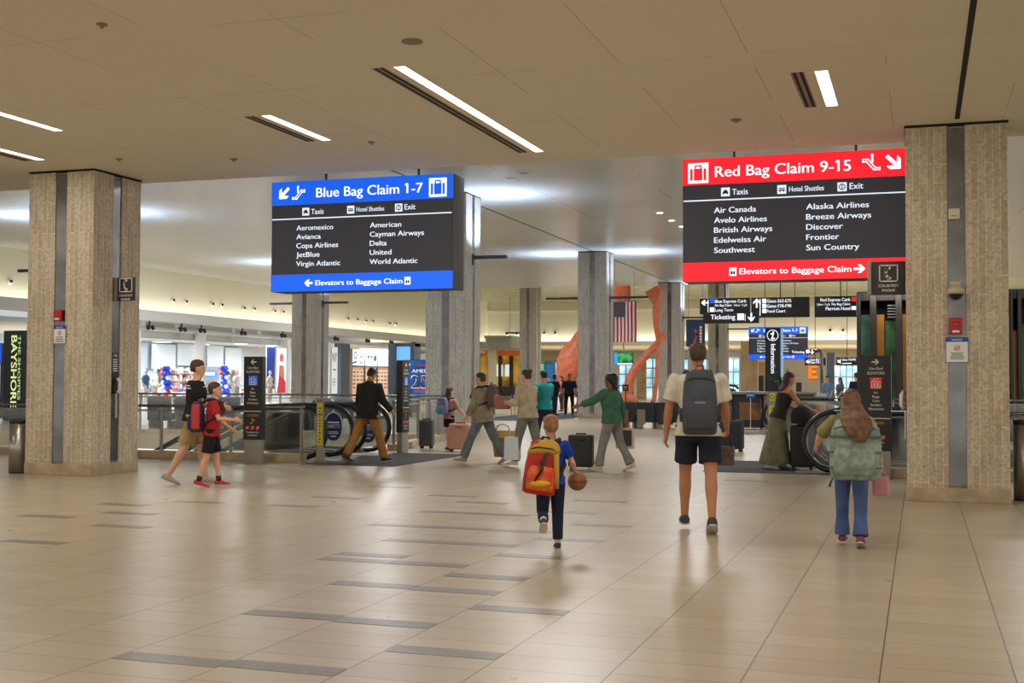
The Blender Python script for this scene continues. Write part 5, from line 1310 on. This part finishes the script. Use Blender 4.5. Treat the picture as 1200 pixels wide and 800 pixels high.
    # clothes
    def legpts(end, r0, r1, flare):
        res = []
        for hip, knee, ank, F in J:
            d1 = (knee-hip).normalized(); d2 = (ank-knee).normalized(); tot = 1
            pts = [(hip+V3(0, 0, .03*k), r0), (hip+d1*.06*k, r0*.97)]
            fk = .5
            if end <= fk: pts += [(hip+d1*(.243*k*end/fk*.6), r0*.93), (hip+d1*(.243*k*end/fk), r1)]
            else:
                e2_ = (end-fk)/(1-fk); pts += [(hip+d1*.15*k, r0*.86), (knee, r0*.74), (knee+d2*(.24*k*e2_*.5), (r0*.74+r1)/2 if not flare else r0*.68), (knee+d2*(.24*k*e2_), r1)]
            res.append(pts)
        return res
    if bottom:
        c = MB(); e_ = bottom.get('end', .95); r0 = bottom.get('r0', .057); r1 = bottom.get('r1', .05 if e_ <= .5 else .034)
        c.loft([elring(S(q, 0, -.002), rt, fw, w*k*wide, d*k, 16, .9) for q, w, d in ((-.06, .09, .066), (-.03, .1, .074), (0, .106, .076), (.05, .094, .068), (.075, .088, .065))])
        for pts in legpts(e_, r0, r1, bottom.get('flare', False)): c.tube([p for p, r in pts], [r*k for p, r in pts], 12, up=(0, 1, 0))
        link_mesh('shorts' if e_ < .6 else 'trousers', fuse(c, vox, 1), bottom['mat'], t)
    if skirt:
        c = MB(); kz = lambda q: up0+V3(0, skirt.get('sweep', 0)*(-q)*k, q*k)
        c.loft([elring(kz(q), rt, V3(0, 1, 0), w*k, d*k, 18) for q, w, d in ((.06, .085, .066), (0, .104, .076), (-.15, .115, .1), (-.3, .13, .135), (skirt['end'], .15, .17))])
        link_mesh('skirt', fuse(c, vox, 1), skirt['mat'], t)
    if top:
        c = MB(); lo = top.get('low', -.02); ex = top.get('ex', .008)
        rows = [(lo, .104, .074, 0)]+[(q, w, d, y) for q, w, d, y in Tz if q > lo+.02 and q < .3]
        if top.get('tank'): rows = [r for r in rows if r[0] < .24]+[(.245, .085, .058, 0)]
        else: rows += [(.303, .047, .042, -.004)]
        c.loft([elring(S(q, 0, y), rt, fw, (w+ex)*k*wide, (d+ex)*k*(1+(wide-1)*.6), 16, .9) for q, w, d, y in rows])
        sl = top.get('sleeve', .3)
        if sl:
            for sh, el_, wr, d2, hd in HW:
                d1 = (el_-sh).normalized(); L1 = .165*k
                pts = [(sh-d1*.02*k, .034), (sh, .042+ex*.5)]
                if sl <= .55: pts += [(sh+d1*L1*min(1, sl/.55), .040+ex*.6)]
                else: pts += [(el_, .031+ex*.5), (el_+d2*(.145*k*(sl-.55)/.45), .023+ex*.5)]
                c.tube([p for p, r in pts], [r*k for p, r in pts], 10)
        if top.get('hood'): c.ell(S(.305, 0, -.05), .07*k, .04*k, .04*k)
        if top.get('collar'): c.loft([elring(S(q, 0, 0), rt, fw, w*k, w*.95*k, 14) for q, w in ((.29, .05), (.325, .043))])
        link_mesh(top.get('name', 'shirt'), fuse(c, vox, 1), top['mat'], t)
        if top.get('stripe'):
            z = MB()
            for q in (.235, .255): z.loft([elring(S(q, 0, -.002), rt, fw, .112*k*wide, .085*k, 16, .9), elring(S(q+.008, 0, -.002), rt, fw, .111*k*wide, .083*k, 16, .9)])
            z.build('shirt_stripe', M_LETW, t)
    if shoes:
        for hip, knee, ank, F in J:
            c = MB()
            c.loft([elring(F(y, z), V3(1, 0, 0), (F(0, .01)-F(0, 0)).normalized(), rx*k, r_*k, 12, .85) for y, z, rx, r_ in ((-.04, -.018, .016, .02), (-.02, -.014, .026, .026), (.02, -.016, .028, .024), (.06, -.024, .031, .017), (.095, -.028, .028, .012), (.115, -.031, .014, .008))])
            o = link_mesh('shoe', fuse(c, max(.008, vox*.7), 1), shoes, t)
            sl = MB().loft([elring(F(y, -.0385), V3(1, 0, 0), (F(0, .01)-F(0, 0)).normalized(), rx*k, .0035*k, 12, .8) for y, rx in ((-.042, .016), (-.02, .028), (.06, .033), (.1, .028), (.118, .012))])
            z_ = sl.build('sole', M('sole_pale', (206, 202, 194), .6) if hs < 1.3 else M('sole_pale', (206, 202, 194)), o)
    if socks:
        for hip, knee, ank, F in J:
            d2 = (ank-knee).normalized(); MB().tube([ank-d2*.05*k, ank+d2*.015*k], [.027*k, .025*k], 12, up=(0, 1, 0)).build('sock', socks, t)
    out.update(S=S, HW=HW, rt=rt, fw=fw, up=up, J=J, rz=rz, loc=Vector(loc), H=H)
    return out

def backpack(P, label, mat, w=.30, h=.44, d=.16, q=.185, dx=0, pocket=None, trim=None, tilt=0, extra=None, name='backpack', mat2=None, dy=0):
    """worn on the back: body, pocket, handle and two shoulder straps; its origin is on the wearer's back"""
    S = P['S']; k = P['k']; o = S(q, 0, -.078)+V3(dx, -d/2-.01-dy, 0); m = P['m']
    t = thing(name, label, 'backpack', m @ o, P['rz'])
    b = MB(); pw = [(0, .40, .40), (.03, .48, .5), (.2, .5, .54), (.5, .5, .5), (.8, .46, .42), (.94, .38, .32), (1, .22, .2)]
    b.loft([elring(V3(0, -.0, -h/2+z*h), V3(1, 0, 0), V3(0, 1, 0), w*a, d*c, 20, .62) for z, a, c in pw])
    rot = Matrix.Rotation(tilt, 4, 'Y'); b.xf(rot); b.build('body', mat, t)
    pk = MB().loft([elring(V3(0, -d*.5, -h/2+z*h), V3(1, 0, 0), V3(0, 1, 0), w*a, d*c, 18, .6) for z, a, c in ((.08, .34, .1), (.12, .4, .2), (.4, .41, .2), (.5, .36, .12), (.53, .28, .04))]); pk.xf(rot); pk.build('front_pocket', pocket or mat, t)
    sd = MB()
    sd.tube([rot @ V3(-w*.4, -d*.32, h*.32), rot @ V3(-w*.2, -d*.42, h*.37), rot @ V3(w*.2, -d*.42, h*.37), rot @ V3(w*.4, -d*.32, h*.32)], .006, 6); sd.build('zip', trim or M_BLACK, t)
    MB().tube([rot @ V3(-.04, d*.2, h*.47), rot @ V3(-.03, d*.15, h*.56), rot @ V3(.03, d*.15, h*.56), rot @ V3(.04, d*.2, h*.47)], .009, 7).build('handle', trim or mat, t)
    for s in (-1, 1):
        pts = [V3(s*w*.28, d*.35, h*.44)]+[p-o for p in (S(.312, s*.06, -.06), S(.318, s*.066, 0), S(.29, s*.072, .06), S(.22, s*.082, .092), S(.15, s*.105, .06), S(.12, s*.108, -.02))]+[V3(s*w*.42, d*.3, -h*.3)]
        MB().tube(pts, [.018]*len(pts), 8).build('shoulder_strap', trim or mat, t)
    if extra: extra(t, w, h, d, rot)
    return t
def suitcase(p, rz, w, h, d, label, mat, pull=None, lid=None):
    t = thing('suitcase', label, 'suitcase', p, rz)
    MB().box(-w/2, w/2, -d/2, d/2, .055, h, min(.04, d*.2)).build('shell', mat, t)
    rb = MB()
    for x in (-.3, -.1, .1, .3): rb.box(w*x-.008, w*x+.008, -d/2-.004, d/2+.004, .12, h-.07, .002)
    rb.build('ribs', lid or mat, t)
    for x in (-1, 1):
        for y in (-1, 1):
            wh = MB().lathe((0, 0, 0), [(0, -.012), (.026, -.012), (.026, .012), (0, .012)], 12).xf(Matrix.Translation((x*(w/2-.05), y*(d/2-.05), .027)) @ Matrix.Rotation(PI/2, 4, 'X'))
            wh.box(x*(w/2-.05)-.02, x*(w/2-.05)+.02, y*(d/2-.05)-.018, y*(d/2-.05)+.018, .03, .06); wh.build('wheel', M_RUB, t)
    MB().tube([(-.07, -d/2, h-.08), (-.07, -d/2-.02, h-.08), (.07, -d/2-.02, h-.08), (.07, -d/2, h-.08)], .008, 6).build('side_handle', M_RUB, t)
    if pull:
        MB().tube([(-.08, 0, h-.02), (-.08, 0, h+pull), (.08, 0, h+pull), (.08, 0, h-.02)], .009, 6).build('pull_handle', M_STEELD, t)
    MB().box(-.09, .09, -.012, .012, h-.004, h+.025, .006).build('top_handle', M_RUB, t)
    return t

# --- the walkers in front
P1 = person(G(818, 623), away(818, 2), 1.82, 'man in a white t-shirt and navy shorts walking away with a grey backpack', 'tan', 1.0, ((16, 6, 2), (-13, 8, 2)), (0, -25), ((3, 16, 14), (14, 14, 30)), 2, 0, (0, 0),
    dict(mat=cloth('white_tee', (226, 216, 198)), sleeve=.42, low=-.03, ex=.014), dict(mat=cloth('navy_shorts', (42, 46, 60)), end=.36, r0=.064, r1=.062), M('shoe_charcoal', (58, 54, 56), .6), None, ('short', 'brown'), .008, (1, 1.6), 1.1)
def brandline(t, w, h, d, rot):
    MB().box(-.05, .05, -d*.62-.006, -d*.62, -h*.02, h*.01).build('logo_strip', M('strip_grey', (130, 132, 138)), t)
    for s in (-1, 1): MB().tube([(s*w*.48, 0, -h*.3), (s*w*.52, -.02, -h*.1)], .03, 8).build('side_pocket', M('pack_grey_dark', (48, 50, 56), .7), t)
backpack(P1, 'dark grey backpack worn by the man in the white t-shirt', M('pack_grey', (72, 76, 86), .7, noise=.15, scale=9), .33, .62, .17, .15, .01, M('pack_grey2', (66, 68, 78), .7), M('pack_grey_dark', (48, 50, 56), .7), 0, brandline)
hp = P1['m'] @ P1['HW'][1][4]
t = thing('tote_bag', 'small patterned tan bag in the right hand of the man with the grey backpack', 'bag', hp+Vector((0, 0, -.03)))
MB().loft([[Vector((x*1.0, y, z)) for x, y in ((-a, -.05), (a, -.05), (a, .05), (-a, .05))] for z, a in ((-.27, .07), (-.26, .08), (-.1, .09), (-.08, .08))], False).build('bag', M('bag_leaf', (112, 86, 68), .8, c2=(74, 66, 64), scale=26), t)
MB().tube([(-.06, 0, -.09), (-.045, 0, .0), (0, 0, .03), (.045, 0, .0), (.06, 0, -.09)], .008, 6).build('strap', M_BLACK, t)

P2 = person(G(645, 643), away(645, 3), 1.17, 'small boy in a blue t-shirt walking away with a red and yellow backpack', 'light', 1.28, ((-18, 62, 3), (4, 2, 1)), (-35, 0), ((10, 18, 20), (14, 26, 52)), 2, 0, (3, 8),
    dict(mat=cloth('royal_tee', (30, 66, 168)), sleeve=.36, low=-.03, ex=.014), dict(mat=cloth('navy_jog', (38, 44, 66)), end=.93, r0=.062, r1=.04), M('shoe_black', (44, 46, 42), .6), cloth('sock_white', (214, 208, 198)), ('short', 'sandy'), .007, (.6, .5))
RP = M('pack_red', (196, 34, 24), .6, c2=(150, 24, 22), scale=5); YP = M('pack_mustard', (190, 146, 50), .7)
def lightning(t, w, h, d, rot):
    MB().xf(Matrix()).tube([rot @ V3(.03, -d*.7, h*.3), rot @ V3(-.02, -d*.74, h*.1), rot @ V3(.0, -d*.76, -.0), rot @ V3(-.05, -d*.74, -h*.25)], [.012, .016, .014, .008], 6).build('black_band', M_BLACK, t)
    MB().loft([elring(rot @ V3(x, -.0, 0), V3(0, 1, 0), V3(0, 0, 1), d*.52, h*.36, 16, .7) for x in (w*.34, w*.5)]).build('side_gusset', YP, t)
    MB().loft([elring(rot @ V3(0, 0, h*z), V3(1, 0, 0), V3(0, 1, 0), w*a, d*c_, 18, .6) for z, a, c_ in ((.26, .49, .46), (.36, .46, .41), (.45, .38, .34), (.515, .22, .2))]).build('mustard_top', YP, t)
    MB().loft([elring(rot @ V3(0, -d*.6, -h*.28), V3(1, 0, 0), V3(0, 0, 1), w*.33, h*.07, 14), elring(rot @ V3(0, -d*.72, -h*.28), V3(1, 0, 0), V3(0, 0, 1), w*.28, h*.05, 14)]).build('yellow_pocket', M('pack_yellow', (232, 176, 30), .6), t)
backpack(P2, 'red and yellow backpack with black straps worn by the small boy', RP, .29, .46, .17, .11, -.085, M('pack_flame', (206, 44, 24), .6, c2=(224, 120, 30), scale=9), M('strap_black', (30, 28, 28), .7), R(8), lightning)
hp = P2['m'] @ P2['HW'][1][4]
o = MB().ell((0, 0, 0), .085, .085, .085, 22, 14).build('ball', M('ball_brown', (150, 92, 58), .6, noise=.12, scale=20), None, hp+Vector((.03, .02, -.075)))
tag(o, 'brown ball held in the right hand of the small boy', 'ball')
MB().tube([(.0855*math.cos(a), .0855*math.sin(a), 0) for a in [i*PI/12 for i in range(24)]], .003, 5, True).build('seam', M_BLACK, o)

P3 = person(G(998, 640), away(998, -4), 1.38, 'girl with long hair and blue jeans walking away with a big padded green bag', 'light', 1.12, ((10, 6, 2), (-8, 10, 2)), (0, -20), ((38, 40, 20), (6, 22, 24)), 3, 0, (0, 10),
    dict(mat=cloth('olive_top', (150, 140, 90)), sleeve=.5, low=-.03, ex=.012), dict(mat=cloth('blue_jeans', (84, 104, 156)), end=.98, r0=.06, r1=.052, flare=True), M('shoe_plum', (130, 52, 84), .6), None, ('verylong', 'long'), .008, (.6, 1.2), 1.0, True)
QM = M('pack_quilt', (112, 130, 118), .85, c2=(150, 164, 150), scale=14)
def quilt(t, w, h, d, rot):
    for z in (-.3, -.05, .2): MB().loft([elring(V3(0, 0, h*z+q), V3(1, 0, 0), V3(0, 1, 0), w*.51*e, d*.56*e, 20, .62) for q, e in ((-.012, .95), (0, 1.02), (.012, .95))]).build('quilt_seam', M('pack_seam', (88, 106, 98), .85), t)
    MB().tube([(w*.35, -d*.3, -h*.42), (-w*.42, -d*.2, -h*.45), (-w*.5, -d*.1, -h*.62)], .012, 6).build('hanging_strap', M('strap_teal', (60, 96, 100), .7), t)
backpack(P3, 'big padded grey green bag worn by the girl in blue jeans', QM, .44, .54, .2, .10, .05, QM, M('strap_teal', (60, 96, 100), .7), 0, quilt)
hp = P3['m'] @ P3['HW'][1][4]
t = thing('pink_purse', 'small pink purse in the right hand of the girl with the padded bag', 'bag', hp+Vector((0, 0, -.01)))
MB().box(-.07, .07, -.05, .05, -.2, -.03, .02).build('body', M('purse_pink', (214, 140, 146), .6), t); MB().tube([(-.04, 0, -.04), (-.03, 0, .01), (.03, 0, .01), (.04, 0, -.04)], .008, 6).build('handle', bpy.data.materials['purse_pink'], t)

# --- the pair at the left
rgt = R(-71.7)
P4 = person(G(226, 567), R(-60), 1.76, 'man in a black t-shirt and khaki shorts walking to the right at the left', 'light', 1.0, ((14, 4, 2), (-16, 14, 2)), (0, -22), ((-14, 8, 30), (18, 12, 62, 4)), 4, 0, (0, 0),
    dict(mat=cloth('black_tee', (40, 37, 36)), sleeve=.42, low=-.02, ex=.014, stripe=True), dict(mat=cloth('khaki', (176, 146, 100)), end=.42, r0=.066, r1=.066), M('shoe_taupe', (170, 152, 140), .6), None, ('short', 'brown'), .01, (1, 1), 1.1)
P5 = person(G(247, 570.5), R(-66), 1.42, 'child in a red shirt and black shorts walking beside the man in the black t-shirt', 'light', 1.1, ((10, 4, 2), (-8, 10, 2)), (0, -15), ((4, 14, 50), (22, 18, 64)), 6, 0, (8, 0),
    dict(mat=cloth('red_shirt', (176, 44, 44)), sleeve=.4, low=-.04, ex=.014), dict(mat=cloth('black_shorts', (34, 34, 40)), end=.42, r0=.062, r1=.06), M('shoe_red', (190, 36, 48), .6), M('sock_black', (36, 32, 34), .8), ('short', 'brown'), .01)
def greenline(t, w, h, d, rot):
    MB().tube([(-w*.4, -d*.62, -.03), (0, -d*.66, 0), (w*.42, -d*.6, .02)], .012, 6).build('lime_piping', M('lime', (170, 206, 60), .6), t)
    MB().box(w*.3, w*.62, -d*.3, d*.3, -h*.4, h*.4, .03).build('red_side', M('pack_crimson', (190, 50, 56), .7), t)
backpack(P5, 'navy and red backpack with lime piping worn by the child in red', M('pack_navy', (44, 54, 92), .7), .32, .42, .18, .14, 0, M('pack_navy2', (38, 48, 84), .7), M_BLACK, 0, greenline)

# --- man in the jacket
P6 = person(G(430, 542), away(430, -42), 1.74, 'man in a dark jacket and tan trousers walking towards the left escalators', 'tan', .95, ((-20, 14, 5), (22, 4, 5)), (-22, 4), ((-4, 8, 14), (14, 14, 36)), 6, 0, (-22, 0),
    dict(mat=cloth('dark_jacket', (44, 44, 40)), sleeve=.98, low=-.06, ex=.02, name='jacket', collar=True), dict(mat=cloth('tan_trousers', (172, 122, 62)), end=.97, r0=.06, r1=.046), M('shoe_dark', (40, 34, 32), .5), None, ('short', 'dark'), .01, (1, 1.2), 1.1)
# --- the group in the middle
P7 = person(G(526, 528), away(526, -50), 1.32, 'girl with a lilac backpack beside the pink suitcase', 'light', 1.15, ((8, 4, 2), (-6, 8, 2)), (0, -10), ((20, 10, 30), (30, 10, 20)), 2, 0, (0, 0),
    dict(mat=cloth('pink_top', (196, 150, 140)), sleeve=.5, ex=.012), dict(mat=cloth('black_short2', (30, 28, 32)), end=.3, r0=.06, r1=.06), M('shoe_dark2', (60, 54, 52), .6), None, ('long', 'brown'), .011, (1, 1), 1.0, True)
backpack(P7, 'lilac and blue backpack worn by the girl with the pink suitcase', M('pack_lilac', (140, 116, 150), .7, c2=(90, 110, 160), scale=6), .28, .36, .15, .19, 0, M('pack_teal', (90, 150, 160), .7), M_BLACK)
p = G(540, 529); suitcase((p.x, p.y-.05, 0), R(12), .44, .58, .26, 'pink hard shell suitcase beside the girl with the lilac backpack', M('case_pink', (206, 152, 136), .5), .0)
P8 = person(G(566, 543), away(566, 62), 1.66, 'person in a loose beige top and jeans walking left with a grey backpack', 'light', 1.0, ((26, 4, 3), (-22, 14, 3)), (6, -25), ((10, 8, 20), (-16, 12, 14)), 5, 0, (0, 0),
    dict(mat=cloth('beige_top', (156, 144, 122)), sleeve=.9, low=-.06, ex=.022), dict(mat=cloth('grey_jeans', (112, 120, 124)), end=.97, r0=.062, r1=.048), M('shoe_beige', (150, 136, 116), .6), None, ('short', 'brown'), .011, (1, 1), 1.15)
backpack(P8, 'dark grey backpack with a pink patch on the person in the beige top', M('pack_ash', (92, 84, 76), .8), .26, .40, .16, .22, 0, M('pack_pink', (196, 90, 84), .7), M_BLACK)
hp = P8['m'] @ P8['HW'][1][4]
t = thing('straw_bag', 'straw tote bag carried between the beige and cream tops', 'bag', hp+Vector((.2, 0, -.1)))
MB().loft([elring(V3(0, 0, z), V3(1, 0, 0), V3(0, 1, 0), a, .1, 18) for z, a in ((-.46, .15), (-.3, .18), (-.02, .22), (0, .22), (-.0, .2), (-.03, .19))]).build('basket', M('straw', (176, 140, 84), .8, noise=.25, scale=40), t)
MB().loft([elring(V3(0, 0, z), V3(1, 0, 0), V3(0, 1, 0), a, .11, 18) for z, a in ((-.12, .222), (0, .235), (0, .20))], True, False).build('rim', M('straw_light', (206, 166, 100), .8), t)
MB().tube([(-.14, 0, -.02), (-.1, 0, .08), (0, 0, .12), (.1, 0, .08), (.14, 0, -.02)], .01, 6).build('handle', bpy.data.materials['straw'], t)
p = G(588, 538); P9 = person((p.x, 24.5, 0), away(588, 30), 1.68, 'person in a turquoise top behind the beige and cream tops', 'light', 1.0, ((14, 4, 2), (-12, 10, 2)), (0, -20), ((12, 10, 16), (30, 12, 50)), 3, 0, (0, 0),
    dict(mat=cloth('turquoise', (40, 140, 146)), sleeve=.45, ex=.014), dict(mat=cloth('dark_jean', (40, 46, 58)), end=.97), M('shoe_dark2', (60, 54, 52)), None, ('short', 'dark'), .013)
P10 = person(G(618, 547), away(618, 48), 1.66, 'woman in a cream sweater and wide grey trousers walking left', 'light', 1.0, ((16, 4, 3), (-14, 10, 3)), (0, -20), ((10, 10, 84, 12), (4, 10, 60, 8)), 3, 0, (0, 0),
    dict(mat=cloth('cream_sweater', (198, 180, 152)), sleeve=.9, low=-.03, ex=.02), dict(mat=cloth('grey_wide', (130, 130, 126)), end=.98, r0=.062, r1=.058, flare=True), M('shoe_white', (204, 204, 206), .6), None, ('bun', 'brown'), .011, (1, 1), 1.05, True)
hp = P10['m'] @ P10['HW'][0][4]
t = thing('shoulder_bag', 'small pink brown bag held by the woman in the cream sweater', 'bag', hp+Vector((-.02, 0, .02)))
MB().box(-.13, .13, -.06, .06, -.14, .08, .03).build('body', M('bag_rose', (150, 96, 84), .6), t); MB().tube([(-.09, 0, .07), (0, 0, .2), (.09, 0, .07)], .008, 6).build('strap', M_BLACK, t)
hp2 = G(602, 547)
t = thing('shopping_bag', 'white shopping bag hanging beside the grey trousers', 'bag', (hp2.x-.03, hp2.y+.02, .12))
MB().loft([[V3(x*a, y, z) for x, y in ((-1, -.07), (1, -.07), (1, .07), (-1, .07))] for z, a in ((0, .11), (.01, .13), (.38, .12), (.39, .11))], False).build('bag', M('bag_white', (206, 212, 222), .5), t)
MB().tube([(-.06, 0, .38), (-.04, 0, .5), (.04, 0, .5), (.06, 0, .38)], .007, 6).build('handle', M_LETW, t)
p = G(681, 550.5); suitcase(p, R(6), .40, .58, .26, 'black suitcase standing between the boy and the woman in green', M('case_black', (34, 33, 33), .6), .0)
P11 = person(G(717, 552), away(715, 66), 1.60, 'woman in a green sweatshirt and grey trousers walking left with an arm stretched out', 'brown', 1.03, ((16, 4, 2), (-16, 12, 2)), (0, -22), ((58, 14, 14), (-22, 12, 14)), 3, 0, (0, 0),
    dict(mat=cloth('green_sweat', (72, 114, 92)), sleeve=.9, low=-.03, ex=.024), dict(mat=cloth('grey_trouser', (140, 138, 132)), end=.98, r0=.062, r1=.054, flare=True), M('shoe_cream', (196, 186, 160), .6), None, ('puff', 'dark'), .01, (.6, 1), 1.12, True)
hp = P11['m'] @ P11['HW'][1][4]
t = thing('framed_bag', 'cream framed black picture bag carried behind the woman in green', 'bag', (hp.x+.02, hp.y-.05, hp.z-.16), R(10))
MB().box(-.15, .15, -.03, .03, -.17, .17, .006).build('frame', M('frame_cream', (206, 176, 144), .6), t); MB().box(-.11, .11, -.036, .0, -.13, .13).build('print', M_BLACK, t)
MB().tube([(-.05, 0, .16), (0, 0, .22), (.05, 0, .16)], .006, 6).build('cord', M_BLACK, t)

# --- uniformed men
SEC = cloth('navy_uniform', (28, 30, 46))
P12 = person(G(650, 486.5), away(650, -60), 1.76, 'uniformed man in navy shirt and blue trousers turned to his colleague', 'brown', 1.0, ((3, 2, 3), (-2, 2, 3)), (0, 0), ((14, 10, 60), (14, 10, 70)), 0, 0, (0, 0),
    dict(mat=SEC, sleeve=.5, ex=.014), dict(mat=cloth('navy_trouser', (44, 58, 92)), end=.97), M('shoe_black2', (20, 20, 20), .5), None, ('short', 'dark'), .017, (1, 1), 1.1)
P13 = person(G(667, 487), away(667, 172), 1.80, 'uniformed man in navy shirt and black trousers facing the viewer', 'brown', 1.0, ((4, 2, 5), (-2, 2, 5)), (0, 0), ((4, 14, 12), (4, 14, 12)), 0, 0, (0, 0),
    dict(mat=SEC, sleeve=.5, ex=.014), dict(mat=cloth('black_trouser', (28, 27, 28)), end=.97), M('shoe_black2', (20, 20, 20), .5), None, ('short', 'dark'), .017, (1, 1), 1.15)
MB().ell(P13['S'](.21, -.05, .075), .03, .01, .03).build('badge', M_LETW, P13['t'])
# --- right: woman with the tall black suitcase
P14 = person(G(912, 549.5), away(928, -68), 1.66, 'woman in a sleeveless top and long olive skirt bending over the tall black suitcase', 'tan', 1.0, ((10, 4, 2), (-10, 8, 2)), (0, -10), ((26, 8, 34), (34, 10, 30)), 18, 0, (-6, 0),
    dict(mat=cloth('dark_tank', (60, 50, 46)), sleeve=0, tank=True, ex=.01), None, M('shoe_white', (204, 204, 206)), None, ('long', 'brown'), .011, (1, 1.4), 1.0, True, dict(mat=cloth('olive_skirt', (132, 126, 98)), end=-.47, sweep=-.08))
p = G(940, 550.5); suitcase(p, R(8), .38, .74, .26, 'tall black suitcase with a black bag on top, beside the olive skirt', M('case_black', (34, 33, 33)), 0)
t = thing('travel_bag', 'round black bag resting on top of the tall black suitcase', 'bag', (p.x, p.y-.08, .772), R(8))
MB().loft([elring(V3(0, 0, z), V3(1, 0, 0), V3(0, 1, 0), a, a*.72, 16) for z, a in ((0, .14), (.02, .17), (.14, .18), (.24, .14), (.28, .06))]).build('body', M('bag_black', (30, 29, 30), .8), t)
MB().tube([(-.07, 0, .25), (0, 0, .33), (.07, 0, .25)], .01, 6).build('handle', M_BLACK, t)
# --- suitcases near the man with the backpack
p = G(858, 529); suitcase(p, R(-6), .46, .66, .27, 'dark navy suitcase on the floor right of the man with the grey backpack', M('case_navy', (38, 40, 54), .6), .0)
p = G(498, 513); suitcase(Vector((AY(500, 515, 24.6).x, 24.6, 0)), R(10), .3, .62, .26, 'grey suitcase with its long handle pulled out beside the lilac backpack girl', M('case_grey', (70, 70, 80), .6), .45)
# --- far people
def far(px, Y, h, lb, d, topc, botc, hair=('short', 'dark'), skin='light', seated=False):
    q = AY(px, 500, Y); return person((q.x, Y, 0), away(px, d), h, lb, skin, 1.0, ((6, 3, 3), (-6, 5, 3)), (0, -8), ((8, 10, 30), (4, 10, 20)), 1, 0, (0, 0), dict(mat=cloth('far'+str(topc), topc), sleeve=.5, ex=.014), dict(mat=cloth('farb'+str(botc), botc), end=.97), M('shoe_black2', (20, 20, 20)), None, hair, .02)
far(970, 50, 1.72, 'distant person in a pale blue shirt beside the gantry post', 150, (120, 150, 190), (60, 60, 70))
far(1004, 44, 1.80, 'distant person in a dark cap and dark top left of the dark shop frame', 40, (34, 38, 50), (40, 40, 46))
far(985, 54, 1.66, 'distant person in grey left of the person in the dark cap', 120, (90, 96, 104), (50, 50, 56), ('long', 'dark'))
far(657.5, 57, 1.70, 'distant person in a pink top between the two uniformed men', 120, (206, 90, 120), (60, 60, 70), ('long', 'brown'))
far(643, 66, 1.72, 'distant person in black left of the uniformed men', 160, (40, 36, 40), (50, 46, 44))
far(678, 55, 1.74, 'distant person in grey just right of the uniformed men', 100, (120, 120, 126), (60, 60, 66))
q = AX(345, 470, -34.5); P20 = person((-34.6, q.y, 0), R(-60), 1.55, 'person with dark hair at the shop front beside the grey column', 'brown', 1.0, top=dict(mat=cloth('rose_dress', (196, 60, 80)), sleeve=.4), bottom=dict(mat=cloth('rose_pants', (150, 60, 70)), end=.95), shoes=M('shoe_black2', (20, 20, 20)), hair=('puff', 'dark'), vox=.02)
